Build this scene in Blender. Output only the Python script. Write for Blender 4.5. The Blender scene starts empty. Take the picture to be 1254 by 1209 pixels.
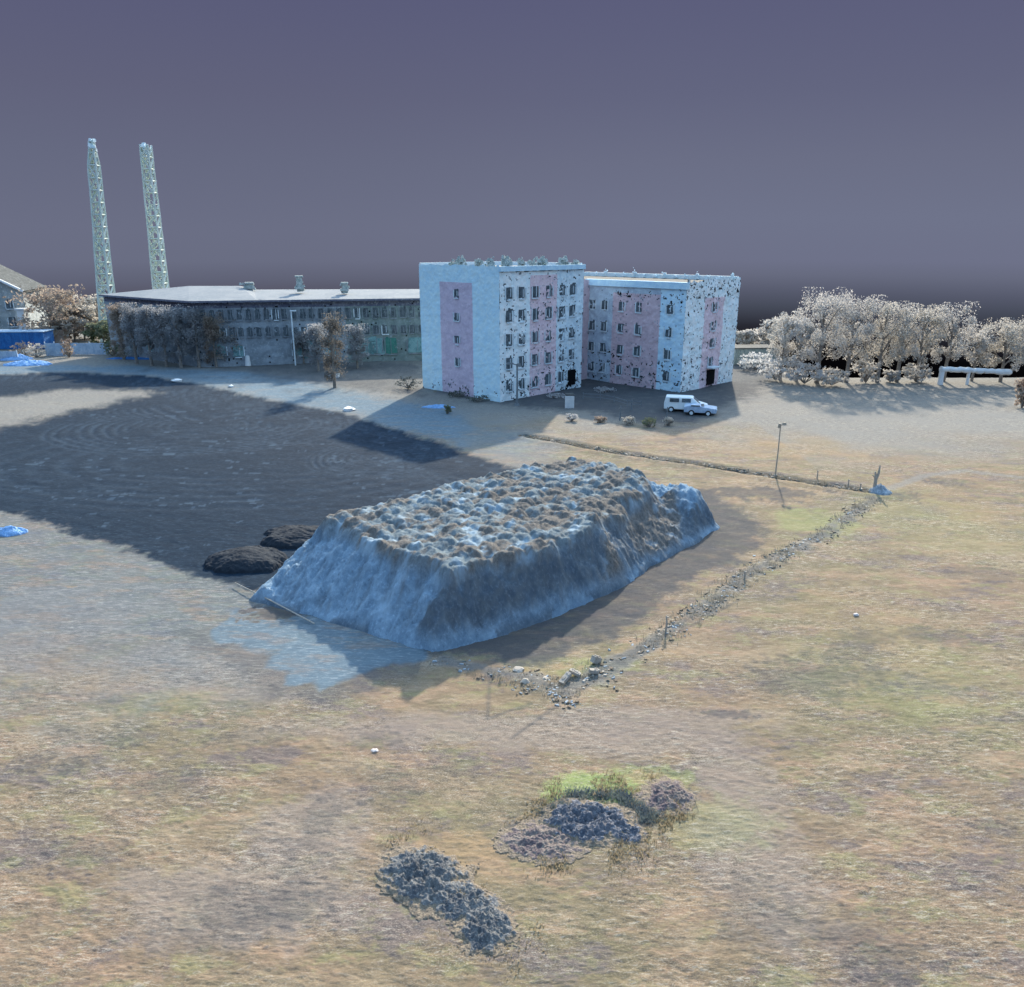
import bpy, math, random
import numpy as np
from mathutils import Vector
# ------------------------------------------------------------------ camera, world, sun
S = bpy.context.scene
COL = S.collection
FPX, PITCH, CAMH = 950.0, math.atan(304/950), 17.5
cd = bpy.data.cameras.new('camera'); cam = bpy.data.objects.new('camera', cd); COL.objects.link(cam)
cam.location = (0, 0, CAMH); cam.rotation_euler = (math.pi/2-PITCH, 0, 0)
cd.sensor_fit = 'HORIZONTAL'; cd.sensor_width = 36; cd.lens = 36*FPX/1254
cd.clip_start = 0.1; cd.clip_end = 3000
S.camera = cam
SUN_EL, SUN_AZ = math.radians(29), math.radians(13)      # azimuth from +Y towards +X: the sun is beyond the scene
sl = bpy.data.lights.new('sun', 'SUN'); sl.energy = 2.0; sl.angle = math.radians(1.2); sl.color = (1, .87, .70)
so = bpy.data.objects.new('sun', sl); COL.objects.link(so)
so.rotation_euler = Vector((-math.sin(SUN_AZ)*math.cos(SUN_EL), -math.cos(SUN_AZ)*math.cos(SUN_EL), -math.sin(SUN_EL))).to_track_quat('-Z', 'Y').to_euler()
W = bpy.data.worlds.new('World'); S.world = W; W.use_nodes = True
nt = W.node_tree; nt.nodes.clear()
def N(t, ty, **k):
    n = t.nodes.new(ty)
    for a, b in k.items(): setattr(n, a, b)
    return n
sky = N(nt, 'ShaderNodeTexSky', sky_type='NISHITA', sun_disc=False, sun_elevation=SUN_EL, sun_rotation=SUN_AZ)
tc = N(nt, 'ShaderNodeTexCoord'); sx = N(nt, 'ShaderNodeSeparateXYZ')
nt.links.new(tc.outputs['Generated'], sx.inputs[0])
def srgb(r, g, b):
    f = lambda c: (c/255/12.92 if c/255 <= .04045 else ((c/255+.055)/1.055)**2.4)
    return (f(r), f(g), f(b), 1)
def ramp(t, stops, interp='LINEAR'):
    r = N(t, 'ShaderNodeValToRGB'); e = r.color_ramp.elements; r.color_ramp.interpolation = interp
    while len(e) > 1: e.remove(e[-1])
    e[0].position, e[0].color = stops[0][0], stops[0][1]
    for p, c in stops[1:]:
        x = e.new(p); x.color = c
    return r
mr = N(nt, 'ShaderNodeMapRange'); mr.inputs[1].default_value = -.25; mr.inputs[2].default_value = .45
nt.links.new(sx.outputs['Z'], mr.inputs[0])
def zp(y):                                                # picture row -> ramp position, for reading the gradient off the photo
    return (math.sin(math.atan((604.5-y)/FPX)-PITCH)+.25)/.70
rR = ramp(nt, [(zp(470), (0, 0, 0, 1)), (zp(425), srgb(8, 8, 11)), (zp(395), srgb(40, 41, 50)), (zp(372), srgb(70, 75, 89)), (zp(355), srgb(86, 90, 108)), (zp(335), srgb(103, 107, 127)), (zp(318), srgb(110, 114, 137)), (zp(270), srgb(111, 116, 139)), (zp(200), srgb(107, 111, 134)), (zp(120), srgb(99, 102, 128)), (zp(0), srgb(92, 94, 124))])
rL = ramp(nt, [(zp(480), (0, 0, 0, 1)), (zp(430), srgb(34, 31, 38)), (zp(395), srgb(60, 53, 61)), (zp(365), srgb(80, 77, 91)), (zp(342), srgb(95, 98, 117)), (zp(318), srgb(106, 110, 131)), (zp(280), srgb(107, 111, 133)), (zp(200), srgb(102, 106, 129)), (zp(120), srgb(97, 99, 124)), (zp(0), srgb(90, 92, 122))])
ma = N(nt, 'ShaderNodeMapRange', interpolation_type='SMOOTHSTEP'); ma.inputs[1].default_value = -.35; ma.inputs[2].default_value = .22
nt.links.new(sx.outputs['X'], ma.inputs[0]); nt.links.new(mr.outputs[0], rR.inputs[0]); nt.links.new(mr.outputs[0], rL.inputs[0])
mx = N(nt, 'ShaderNodeMix', data_type='RGBA'); nt.links.new(ma.outputs[0], mx.inputs[0]); nt.links.new(rL.outputs[0], mx.inputs[6]); nt.links.new(rR.outputs[0], mx.inputs[7])
b1 = N(nt, 'ShaderNodeBackground'); b1.inputs[1].default_value = .2585; nt.links.new(mx.outputs[2], b1.inputs[0])
tint = N(nt, 'ShaderNodeMix', data_type='RGBA', blend_type='MULTIPLY'); tint.inputs[0].default_value = 1
nt.links.new(sky.outputs[0], tint.inputs[6]); tint.inputs[7].default_value = (1.12, 1.16, 1.04, 1)
b2 = N(nt, 'ShaderNodeBackground'); b2.inputs[1].default_value = 0.15; nt.links.new(tint.outputs[2], b2.inputs[0])
up = N(nt, 'ShaderNodeMapRange', interpolation_type='SMOOTHSTEP'); up.inputs[1].default_value = .31; up.inputs[2].default_value = .48
nt.links.new(sx.outputs['Z'], up.inputs[0])
ms = N(nt, 'ShaderNodeMixShader'); nt.links.new(up.outputs[0], ms.inputs[0]); nt.links.new(b1.outputs[0], ms.inputs[1]); nt.links.new(b2.outputs[0], ms.inputs[2])
wo = N(nt, 'ShaderNodeOutputWorld'); nt.links.new(ms.outputs[0], wo.inputs[0])
S.view_settings.view_transform = 'Standard'; S.view_settings.look = 'None'; S.view_settings.exposure = 1.95; S.view_settings.gamma = 1

# ------------------------------------------------------------------ helpers
def at(x, y, z=0.0):
    """world XY of the ground point seen at pixel (x, y) of the photograph"""
    u = (x-627)/FPX; v = (604.5-y)/FPX
    dy = math.cos(PITCH)+v*math.sin(PITCH); dz = -math.sin(PITCH)+v*math.cos(PITCH)
    k = (z-CAMH)/dz
    return (u*k, dy*k)
def atd(x, y, Y):
    """world XZ of the point seen at pixel (x, y) at distance Y"""
    u = (x-627)/FPX; v = (604.5-y)/FPX
    dy = math.cos(PITCH)+v*math.sin(PITCH); dz = -math.sin(PITCH)+v*math.cos(PITCH)
    k = Y/dy
    return (u*k, CAMH+dz*k)
def _h(ix, iy, s):
    n = (ix.astype(np.int64)*374761393+iy.astype(np.int64)*668265263+s*1442695041) & 0xffffffff
    n = ((n ^ (n >> 13))*1274126177) & 0xffffffff
    n = ((n ^ (n >> 16))*2246822519) & 0xffffffff
    return ((n ^ (n >> 15)) & 0xffff)/65535.0
def vn(x, y, s=0):
    ix = np.floor(x); iy = np.floor(y); fx = x-ix; fy = y-iy
    fx = fx*fx*(3-2*fx); fy = fy*fy*(3-2*fy)
    a = _h(ix, iy, s); b = _h(ix+1, iy, s); c = _h(ix, iy+1, s); d = _h(ix+1, iy+1, s)
    return (a*(1-fx)+b*fx)*(1-fy)+(c*(1-fx)+d*fx)*fy
def fbm(x, y, s=0, o=4, g=.5):
    t = 0; a = 1; n = 0
    for i in range(o):
        t = t+a*vn(x*2**i+17.3*i, y*2**i-9.1*i, s+i*7); n += a; a *= g
    return t/n
def sst(a, b, x):
    t = np.clip((x-a)/(b-a), 0, 1); return t*t*(3-2*t)
def sdf(px, py, poly):
    """signed distance, positive inside"""
    d = np.full(px.shape, 1e9); ins = np.zeros(px.shape, bool); n = len(poly)
    for i in range(n):
        ax, ay = poly[i]; bx, by = poly[(i+1) % n]
        ex, ey = bx-ax, by-ay; wx, wy = px-ax, py-ay
        t = np.clip((wx*ex+wy*ey)/(ex*ex+ey*ey+1e-12), 0, 1)
        d = np.minimum(d, np.hypot(wx-ex*t, wy-ey*t))
        c = ((ay > py) != (by > py)) & (px < (bx-ax)*(py-ay)/((by-ay) if by != ay else 1e-9)+ax)
        ins ^= c
    return np.where(ins, d, -d)
def lined(px, py, pts):
    d = np.full(px.shape, 1e9)
    for (ax, ay), (bx, by) in zip(pts[:-1], pts[1:]):
        ex, ey = bx-ax, by-ay; wx, wy = px-ax, py-ay
        t = np.clip((wx*ex+wy*ey)/(ex*ex+ey*ey+1e-12), 0, 1)
        d = np.minimum(d, np.hypot(wx-ex*t, wy-ey*t))
    return d
def P(*pts): return [at(*p) for p in pts]

def tag(o, label=None, cat=None, group=None, kind=None):
    if label: o['label'] = label
    if cat: o['category'] = cat
    if group: o['group'] = group
    if kind: o['kind'] = kind
    return o
def thing(name, label, cat, loc=(0, 0, 0), rz=0, group=None):
    o = bpy.data.objects.new(name, None); COL.objects.link(o); o.empty_display_size = .3
    o.location = loc; o.rotation_euler = (0, 0, rz)
    return tag(o, label, cat, group)
def npmesh(name, verts, faces, mats, mi=None, attrs=None, smooth=False, parent=None):
    verts = np.asarray(verts, np.float32); faces = np.asarray(faces, np.int32)
    me = bpy.data.meshes.new(name); k = faces.shape[1]
    me.vertices.add(len(verts)); me.vertices.foreach_set('co', verts.ravel())
    me.loops.add(faces.size); me.loops.foreach_set('vertex_index', faces.ravel())
    me.polygons.add(len(faces)); me.polygons.foreach_set('loop_start', np.arange(0, faces.size, k, dtype=np.int32))
    if mi is not None: me.polygons.foreach_set('material_index', np.asarray(mi, np.int32))
    me.update(calc_edges=True); me.validate()
    if smooth: me.polygons.foreach_set('use_smooth', np.ones(len(me.polygons), bool))
    for n_, a_ in (attrs or {}).items():
        at_ = me.attributes.new(n_, 'FLOAT_COLOR', 'POINT'); at_.data.foreach_set('color', np.asarray(a_, np.float32).ravel())
    for m in (mats if isinstance(mats, (list, tuple)) else [mats]): me.materials.append(m)
    o = bpy.data.objects.new(name, me); COL.objects.link(o)
    if parent: o.parent = parent
    return o
class MB:
    def __init__(s): s.v = []; s.f = []; s.m = []
    def poly(s, pts, m=0):
        b = len(s.v); s.v += [tuple(p) for p in pts]; s.f.append(tuple(range(b, b+len(pts)))); s.m.append(m); return s
    def box(s, c, d, rz=0, m=0, tx=0):
        cx, cy, cz = c; dx, dy, dz = d[0]/2, d[1]/2, d[2]/2; ca, sa = math.cos(rz), math.sin(rz); b = len(s.v)
        for z in (-1, 1):
            for x, y in ((-1, -1), (1, -1), (1, 1), (-1, 1)):
                k = 1-tx*(z > 0); X, Y = x*dx*k, y*dy*k
                s.v.append((cx+X*ca-Y*sa, cy+X*sa+Y*ca, cz+z*dz))
        for q in ((0, 3, 2, 1), (4, 5, 6, 7), (0, 1, 5, 4), (1, 2, 6, 5), (2, 3, 7, 6), (3, 0, 4, 7)):
            s.f.append(tuple(b+i for i in q)); s.m.append(m)
        return s
    def tube(s, pts, rad, n=6, m=0):
        rings = []
        for i, p in enumerate(pts):
            p = Vector(p); a = Vector(pts[max(i-1, 0)]); c = Vector(pts[min(i+1, len(pts)-1)])
            d = (c-a).normalized(); u = d.cross(Vector((.13, .2, 1)) if abs(d.z) < .9 else Vector((1, .1, 0))).normalized(); w = d.cross(u)
            r = rad[i] if isinstance(rad, (list, tuple)) else rad; b = len(s.v)
            for k in range(n):
                t = 2*math.pi*k/n; s.v.append(tuple(p+u*math.cos(t)*r+w*math.sin(t)*r))
            rings.append(b)
        for a, b in zip(rings[:-1], rings[1:]):
            for k in range(n):
                s.f.append((a+k, a+(k+1) % n, b+(k+1) % n, b+k)); s.m.append(m)
        s.f.append(tuple(rings[0]+k for k in reversed(range(n)))); s.m.append(m)
        s.f.append(tuple(rings[-1]+k for k in range(n))); s.m.append(m)
        return s
    def build(s, name, mats, parent=None, smooth=False):
        me = bpy.data.meshes.new(name); me.from_pydata(s.v, [], s.f)
        for m in (mats if isinstance(mats, (list, tuple)) else [mats]): me.materials.append(m)
        me.polygons.foreach_set('material_index', s.m)
        if smooth: me.polygons.foreach_set('use_smooth', [True]*len(s.f))
        me.update(); o = bpy.data.objects.new(name, me); COL.objects.link(o)
        if parent: o.parent = parent
        return o

# ------------------------------------------------------------------ materials
def L(t, a, b): t.links.new(a, b)
def newmat(name, rough=.9, spec=.2):
    m = bpy.data.materials.new(name); m.use_nodes = True; t = m.node_tree; b = t.nodes['Principled BSDF']
    b.inputs['Roughness'].default_value = rough; b.inputs['Specular IOR Level'].default_value = spec
    return m, t, b
def noise(t, vec, scale, detail=4, rough=.6, sc=(1, 1, 1), rot=0):
    mp = N(t, 'ShaderNodeMapping'); mp.inputs['Scale'].default_value = sc; mp.inputs['Rotation'].default_value = (0, 0, rot); L(t, vec, mp.inputs[0])
    n = N(t, 'ShaderNodeTexNoise'); n.inputs['Scale'].default_value = scale; n.inputs['Detail'].default_value = detail; n.inputs['Roughness'].default_value = rough
    L(t, mp.outputs[0], n.inputs['Vector']); return n.outputs['Fac']
def mixc(t, f, a, b, mode='MIX'):
    m = N(t, 'ShaderNodeMix', data_type='RGBA', blend_type=mode)
    for s_, i in ((f, 0), (a, 6), (b, 7)):
        if hasattr(s_, 'links'): L(t, s_, m.inputs[i])
        elif isinstance(s_, (int, float)): m.inputs[i].default_value = s_
        else: m.inputs[i].default_value = s_ if len(s_) == 4 else (*s_, 1)
    return m.outputs[2]
def thr(t, v, a, b):
    m = N(t, 'ShaderNodeMapRange', interpolation_type='SMOOTHSTEP'); m.inputs[1].default_value = a; m.inputs[2].default_value = b; L(t, v, m.inputs[0]); return m.outputs[0]
def mul(t, a, b):
    m = N(t, 'ShaderNodeMath', operation='MULTIPLY'); L(t, a, m.inputs[0])
    if hasattr(b, 'links'): L(t, b, m.inputs[1])
    else: m.inputs[1].default_value = b
    return m.outputs[0]
ALB = .65      # common albedo level of the materials that follow
def speck(name, c1, c2, scale=2.0, c3=None, amt=.5, bump=.0, rough=.9, detail=5, fine=9.0):
    """mottled surface: two colours in broad blotches, a third in small ragged flecks"""
    m, t, b = newmat(name, rough); o = N(t, 'ShaderNodeTexCoord').outputs['Object']
    lv = lambda c: tuple(min(.93, x*ALB) for x in c[:3])
    c1, c2, c3 = lv(c1), lv(c2), (lv(c3) if c3 is not None else None)
    n1 = noise(t, o, scale, detail); c = mixc(t, thr(t, n1, .38, .62), c1, c2)
    n2 = noise(t, o, fine, 3, .7)
    if c3 is not None: c = mixc(t, mul(t, thr(t, n2, .54, .66), amt), c, c3)
    else:
        c = mixc(t, mul(t, thr(t, n2, .35, .7), .45), c, tuple(x*1.5 for x in c1[:3]))
    L(t, c, b.inputs['Base Color'])
    if bump:
        bp = N(t, 'ShaderNodeBump'); bp.inputs['Strength'].default_value = bump; bp.inputs['Distance'].default_value = .15
        L(t, n2, bp.inputs['Height']); L(t, bp.outputs[0], b.inputs['Normal'])
    return m

def twig(name, *a, **k):
    m = speck(name, *a, **k); t = m.node_tree; b = t.nodes['Principled BSDF']; src = b.inputs['Base Color'].links[0].from_socket
    d = N(t, 'ShaderNodeBsdfDiffuse'); r_ = N(t, 'ShaderNodeBsdfTranslucent'); mx_ = N(t, 'ShaderNodeMixShader'); mx_.inputs[0].default_value = .5
    L(t, src, d.inputs[0]); L(t, src, r_.inputs[0]); L(t, d.outputs[0], mx_.inputs[1]); L(t, r_.outputs[0], mx_.inputs[2]); L(t, mx_.outputs[0], t.nodes['Material Output'].inputs[0])
    return m
# ground: 'mask' = (soil, frost, bare dirt, dark weeds and painted shade), 'mask2' = (green, orange, grey, track)
def ground_mat(name):
    m, t, b = newmat(name, .95, .1)
    g = N(t, 'ShaderNodeNewGeometry').outputs['Position']
    A = N(t, 'ShaderNodeAttribute', attribute_name='mask'); B = N(t, 'ShaderNodeAttribute', attribute_name='mask2')
    sa = N(t, 'ShaderNodeSeparateColor'); L(t, A.outputs['Color'], sa.inputs[0])
    sb = N(t, 'ShaderNodeSeparateColor'); L(t, B.outputs['Color'], sb.inputs[0])
    px_ = N(t, 'ShaderNodeSeparateXYZ'); L(t, g, px_.inputs[0]); wx = thr(t, px_.outputs['X'], -9, 5)
    def flow(sc, dt, ro, st):
        a_ = noise(t, g, sc, dt, ro, st, math.radians(24)); b_ = noise(t, g, sc, dt, ro, st, math.radians(-22)); m = N(t, 'ShaderNodeMix', data_type='FLOAT')
        L(t, wx, m.inputs[0]); L(t, a_, m.inputs[2]); L(t, b_, m.inputs[3]); return m.outputs[0]
    streak = flow(5.5, 7, .78, (.4, 1.5, 1)); fine = noise(t, g, 24, 4, .75, (.7, 1.2, 1), math.radians(15)); mid = flow(1.1, 9, .8, (.45, 1.25, 1))
    h1 = flow(.75, 7, .72, (.35, 1.1, 1)); mp9 = N(t, 'ShaderNodeMapping'); mp9.inputs['Location'].default_value = (31, 17, 5); L(t, g, mp9.inputs[0])
    h2 = noise(t, mp9.outputs[0], .55, 8, .74, (.5, 1, 1)); mp8 = N(t, 'ShaderNodeMapping'); mp8.inputs['Location'].default_value = (-11, 47, 9); L(t, g, mp8.inputs[0]); h3 = noise(t, mp8.outputs[0], .9, 8, .76, (.55, 1, 1), .5)
    big = noise(t, g, .09, 5, .6)
    amp = N(t, 'ShaderNodeMapRange'); amp.inputs[1].default_value = .42; amp.inputs[2].default_value = .58; amp.inputs[3].default_value = .3; amp.inputs[4].default_value = 1.0; L(t, noise(t, g, .3, 6, .7, (.6, 1, 1)), amp.inputs[0]); amp = amp.outputs[0]
    c = mixc(t, thr(t, big, .4, .62), GC['tan'], GC['olive'])
    c = mixc(t, mul(t, thr(t, mid, .5, .7), .55), c, GC['straw'])
    c = mixc(t, mul(t, thr(t, mid, .5, .3), .55), c, GC['brown'])
    c = mixc(t, mul(t, thr(t, h1, .50, .60), .7), c, (.275, .185, .125))
    c = mixc(t, mul(t, thr(t, h2, .51, .61), .7), c, (.12, .10, .105))
    c = mixc(t, mul(t, thr(t, h3, .51, .61), .65), c, (.20, .19, .095))
    c = mixc(t, mul(t, thr(t, h2, .47, .38), .6), c, (.27, .21, .14))
    c = mixc(t, sa.outputs[2], c, mixc(t, .8, c, GC['bare']))
    c = mixc(t, mul(t, sb.outputs[0], .9), c, GC['green'])
    c = mixc(t, sb.outputs[1], c, GC['orange'])
    c = mixc(t, sb.outputs[2], c, GC['grey'])
    c = mixc(t, mul(t, mul(t, thr(t, streak, .49, .40), .75), amp), c, GC['dark'])
    c = mixc(t, mul(t, mul(t, thr(t, streak, .53, .62), .85), amp), c, GC['pale'])
    c = mixc(t, mul(t, mul(t, thr(t, fine, .52, .63), .6), amp), c, GC['pale'])
    c = mixc(t, mul(t, mul(t, thr(t, fine, .48, .37), .6), amp), c, GC['dark'])
    # frost lying on the grass and the road
    fr = mixc(t, thr(t, mid, .35, .65), GC['frost'], GC['frost2'])
    fr = mixc(t, mul(t, thr(t, streak, .51, .6), .8), fr, GC['rime'])
    fr = mixc(t, mul(t, thr(t, streak, .48, .38), .7), fr, GC['wet']); fr = mixc(t, mul(t, thr(t, h1, .5, .6), .4), fr, c)
    c = mixc(t, sa.outputs[1], c, fr)
    # bare wet soil
    so_ = mixc(t, thr(t, mid, .35, .7), GC['soil'], GC['soil2'])
    so_ = mixc(t, mul(t, thr(t, streak, .5, .68), .55), so_, GC['soil3'])
    c = mixc(t, sa.outputs[0], c, so_)
    c = mixc(t, mul(t, B.outputs['Alpha'], .55), c, GC['soil3'])
    c = mixc(t, mul(t, A.outputs['Alpha'], .8), c, GC['weed'])  # tone shared by dark weeds and painted shade
    L(t, c, b.inputs['Base Color'])
    bp = N(t, 'ShaderNodeBump'); bp.inputs['Strength'].default_value = .5; bp.inputs['Distance'].default_value = .08
    L(t, streak, bp.inputs['Height']); L(t, bp.outputs[0], b.inputs['Normal'])
    return m
GC = dict(tan=(.342, .250, .168), olive=(.268, .228, .138), straw=(.44, .36, .25), brown=(.19, .155, .125), bare=(.325, .268, .225),
          green=(.30, .38, .13), orange=(.47, .33, .19), grey=(.180, .180, .170), dark=(.13, .115, .10), pale=(.66, .60, .49),
          frost=(.185, .285, .36), frost2=(.15, .235, .30), rime=(.34, .43, .49), wet=(.16, .22, .28),
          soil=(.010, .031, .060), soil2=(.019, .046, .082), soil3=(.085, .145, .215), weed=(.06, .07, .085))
KG = {'grey': 1.0, 'bare': .66, 'green': .75, 'frost': .62, 'frost2': .58, 'rime': .62, 'wet': .6, 'soil': .5, 'soil2': .55, 'soil3': .62, 'weed': .8}
GC = {k: tuple(c*KG.get(k, .57) for c in v) for k, v in GC.items()}
MG = ground_mat('dry_grass_ground')

# ------------------------------------------------------------------ ground, soil field, frosted road
MX0, MX1, MY0, MY1 = -19., 19., 28., 59.
BASE = [(-13.9, 36.7), (-10.0, 34.9), (-3.6, 31.0), (.35, 33.4), (2.5, 35.0), (6.1, 38.3), (8.0, 41.0), (10.2, 43.2), (13.6, 47.4), (13.2, 51.5), (9, 55), (3.5, 56.5), (-3, 53), (-8, 48.6), (-12.2, 43.5)]
TOP = [(-10.3, 40.3), (-6.5, 36.9), (-2.9, 33.0), (1.0, 35.9), (4.2, 39.2), (6.3, 42.5), (8.2, 47.0), (8.0, 50.0), (4.2, 52.4), (-1.4, 48.9), (-6.1, 44.0)]
SOIL = P((-260, 466), (0, 458), (80, 456), (180, 460), (240, 470), (330, 490), (420, 505), (500, 530), (560, 550), (640, 580)) + [(4, 54), (-3, 50), (-9, 42), (-13.8, 37.5)] + P((262, 712), (200, 690), (150, 672), (90, 655), (50, 640), (0, 628), (-200, 610))
WEDGE = P((-300, 505), (0, 482), (110, 472), (205, 475), (215, 482), (140, 499), (60, 518), (0, 530), (-200, 540))
ROAD = P((-260, 452), (0, 448), (160, 448), (300, 455), (370, 462), (450, 482), (540, 500), (590, 520), (690, 545), (640, 580), (560, 550), (500, 530), (420, 505), (330, 490), (240, 470), (180, 460), (80, 456), (0, 458), (-260, 466))
APRON = [(-13.9, 36.6)] + P((300, 728), (262, 752), (236, 776), (262, 790), (300, 800), (350, 846), (392, 846), (430, 842), (470, 826), (534, 808)) + [(-3.6, 31.2), (-6, 36)]
YARD = P((525, 478), (612, 496), (640, 500), (720, 505), (790, 520), (850, 520), (930, 480), (960, 455), (900, 440), (720, 440), (525, 450))  # ground darkened in colour where the flats cast their shadow
DITCH = P((545, 812), (600, 822), (650, 832), (690, 845), (740, 820), (830, 768), (905, 712), (940, 690), (1000, 660), (1070, 612))
DITCH2 = P((1078, 605), (1020, 596), (950, 586), (880, 574), (800, 562), (740, 553), (640, 535))
PATH = P((1085, 600), (1130, 583), (1180, 576), (1254, 584), (1400, 610))
def yend(a):
    return np.interp(a, [-1.2, -.3, .02, .20, .27, .33, .36, 1.2], [230, 215, 175, 172, 150, 116, 108, 108])
def height(X, Y):
    h = (fbm(X*.05+3, Y*.05, 5, 3)-.5)*.5*sst(14, 40, Y)
    h = h*np.clip(1-sdf(X, Y, BASE)*.0, 0, 1)
    return h
def smear(X, Y, s, f=1.0, o=5): # noise drawn out along the rows of mown grass
    u = X*.94-Y*.34; v = X*.34+Y*.94
    return fbm(u*.35*f, v*1.0*f, s, o, .62)
NA, NR = 900, 1050
aa = np.linspace(-1.0, 1.0, NA); rr = np.linspace(0, 1, NR)
near = 1/(1/9.0+(1/175.-1/9.0)*rr)                       # rows evenly spread in perspective
A2, R2 = np.meshgrid(aa, near)
fe = yend(A2); GY = 9+(R2-9)*(fe-9)/(175-9)*1.0
GY = np.where(R2 < 90, R2, 90+(R2-90)*(fe-90)/85.)
GX = A2*(GY+4)
GX = GX+(vn(GX*3, GY*3, 71)-.5)*.02
x, y = GX.ravel(), GY.ravel()
edge = (fbm(x*.9, y*.9, 21, 5, .65)-.5)
edge_l = (fbm(x*.25, y*.25, 22, 4)-.5)
dsoil = sdf(x, y, SOIL)+edge*2.2
dwed = sdf(x, y, WEDGE)+edge*5+edge_l*3-2.5
mS = sst(-.35, .6, dsoil)*(1-sst(-2, 2.5, dwed))
droad = sdf(x, y, ROAD)+edge*3+edge_l*3
mF = sst(-1.5, 2.0, droad)*(1-sst(17, 26, -dsoil*0+x+24))*.95
mF = np.maximum(mF, .55*sst(-4, 3, droad)*(1-sst(-2, 14, x)))
dap = sdf(x, y, APRON)
teeth = np.abs(((x*.8-y*.35)*.55+edge_l*1.5) % 1-.5)*1.3
mA = sst(-.1, .45, dap+edge*1.0-teeth*.7)  # frost patch cut to the heap's jagged cast shadow, painting that shade too
frg = .78*np.clip(sst(-14, 0, sdf(x, y, P((-300, 600), (0, 640), (90, 655), (200, 690), (300, 722), (255, 745), (150, 742), (0, 752), (-300, 790)))+edge*6+edge_l*6), 0, 1)*.62
mF = np.clip(np.maximum(np.maximum(mF, mA*.92), frg*(fbm(x*.3, y*.6, 40, 4) > .2)), 0, 1)
def blob(px, py, rx, ry, s=0, amt=1.0, rag=1.0):
    """a ragged patch on the ground, given by its centre and size"""
    cx, cy = at(px, py); ex = at(px+rx, py)[0]-cx; ey = abs(at(px, py-ry)[1]-cy)
    d = np.hypot((x-cx)/ex, (y-cy)/ey)+(fbm(x*9/(ex+ey)+s, y*9/(ex+ey), 50+s, 5, .65)-.5)*1.7*rag
    return amt*(1-sst(.55, 1.1, d))
mB = np.zeros_like(x); mD = np.zeros_like(x); mGn = np.zeros_like(x); mO = np.zeros_like(x); mGy = np.zeros_like(x)
for i, b_ in enumerate([(600, 893, 330, 22), (760, 905, 200, 24), (900, 950, 60, 60), (380, 1020, 90, 60), (930, 1060, 90, 90), (250, 820, 260, 40), (800, 880, 160, 18), (300, 1100, 200, 60), (60, 760, 140, 60)]):
    mB = np.maximum(mB, blob(*b_, s=i, amt=.95, rag=.6))
for i, b_ in enumerate([(740, 965, 75, 24, 1), (690, 975, 30, 26, 1), (800, 950, 60, 14, .5), (870, 1010, 90, 40, .25), (1100, 830, 150, 60, .18), (1150, 640, 120, 40, .18), (200, 860, 80, 20, .15), (700, 815, 90, 14, .4), (1000, 640, 60, 20, .4)]):
    mGn = np.maximum(mGn, blob(*b_[:4], s=10+i, amt=b_[4], rag=.7))
for i, b_ in enumerate([(790, 955, 30, 14, .8), (560, 1040, 60, 24, .75), (660, 815, 60, 12, .8), (800, 800, 50, 9, .7), (880, 1100, 60, 40, .3), (980, 545, 130, 16, .6), (1180, 620, 60, 30, .45), (940, 600, 90, 16, .5), (1060, 760, 90, 50, .4), (100, 830, 120, 20, .4), (620, 1060, 60, 20, .5)]):
    mO = np.maximum(mO, blob(*b_[:4], s=20+i, amt=b_[4], rag=.9))
for i, b_ in enumerate([(930, 605, 80, 10, .8), (40, 935, 26, 14, .6), (85, 938, 20, 12, .55), (150, 905, 40, 10, .4), (310, 905, 60, 14, .35), (980, 830, 70, 26, .5), (1060, 780, 40, 12, .45), (600, 905, 40, 8, .0), (830, 975, 26, 14, .8), (660, 1015, 50, 16, .7), (740, 1010, 60, 24, .7), (1050, 1150, 60, 40, .4), (890, 875, 45, 6, .6), (1220, 1010, 50, 12, .4), (1160, 590, 30, 5, .5), (1110, 608, 24, 6, .5), (370, 440, 130, 22, .45), (480, 465, 60, 14, .7), (1200, 700, 60, 12, .3), (320, 1110, 90, 40, .45), (390, 1010, 30, 60, .35), (920, 1120, 60, 50, .35), (1080, 1170, 60, 40, .5), (990, 830, 110, 18, .5), (1040, 800, 60, 18, .45), (200, 960, 60, 20, .35), (470, 960, 50, 30, .35), (560, 940, 40, 16, .3), (90, 1040, 60, 20, .35), (250, 1150, 80, 20, .3), (1150, 780, 60, 12, .4), (460, 905, 40, 14, .35)]):
    mD = np.maximum(mD, blob(*b_[:4], s=30+i, amt=b_[4], rag=1.3))
dd = np.minimum(lined(x, y, DITCH), lined(x, y, DITCH2))
dn = fbm(x*1.4, y*1.4, 61, 4)
mD = np.maximum(mD, .75*(1-sst(.15, .65, lined(x, y, DITCH2)+(dn-.5)*.9)))
mD = np.maximum(mD, .5*(1-sst(.1, .5, lined(x, y, DITCH)+(dn-.5)*.9)))
mGy = np.maximum(mGy, .75*(1-sst(.1, .7, dd+(dn-.5)*1.3)))
mGy = np.maximum(mGy, .7*(1-sst(.2, .6, lined(x, y, PATH)+(dn-.5)*.4)))
for ln in (P((600, 825), (597, 880), (650, 862)), P((625, 905), (690, 858), (800, 790)), P((905, 735), (830, 775)), P((750, 560), (1000, 594))):
    mD = np.maximum(mD, .5*(1-sst(.02, .14, lined(x, y, ln)+(dn-.5)*.08)))
mFd = .7*sst(-5, 4, sdf(x, y, P((640, 500), (700, 545), (760, 548), (860, 520), (1000, 488), (1100, 492), (1254, 520), (1254, 470), (1000, 465)))+edge*5)
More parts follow.
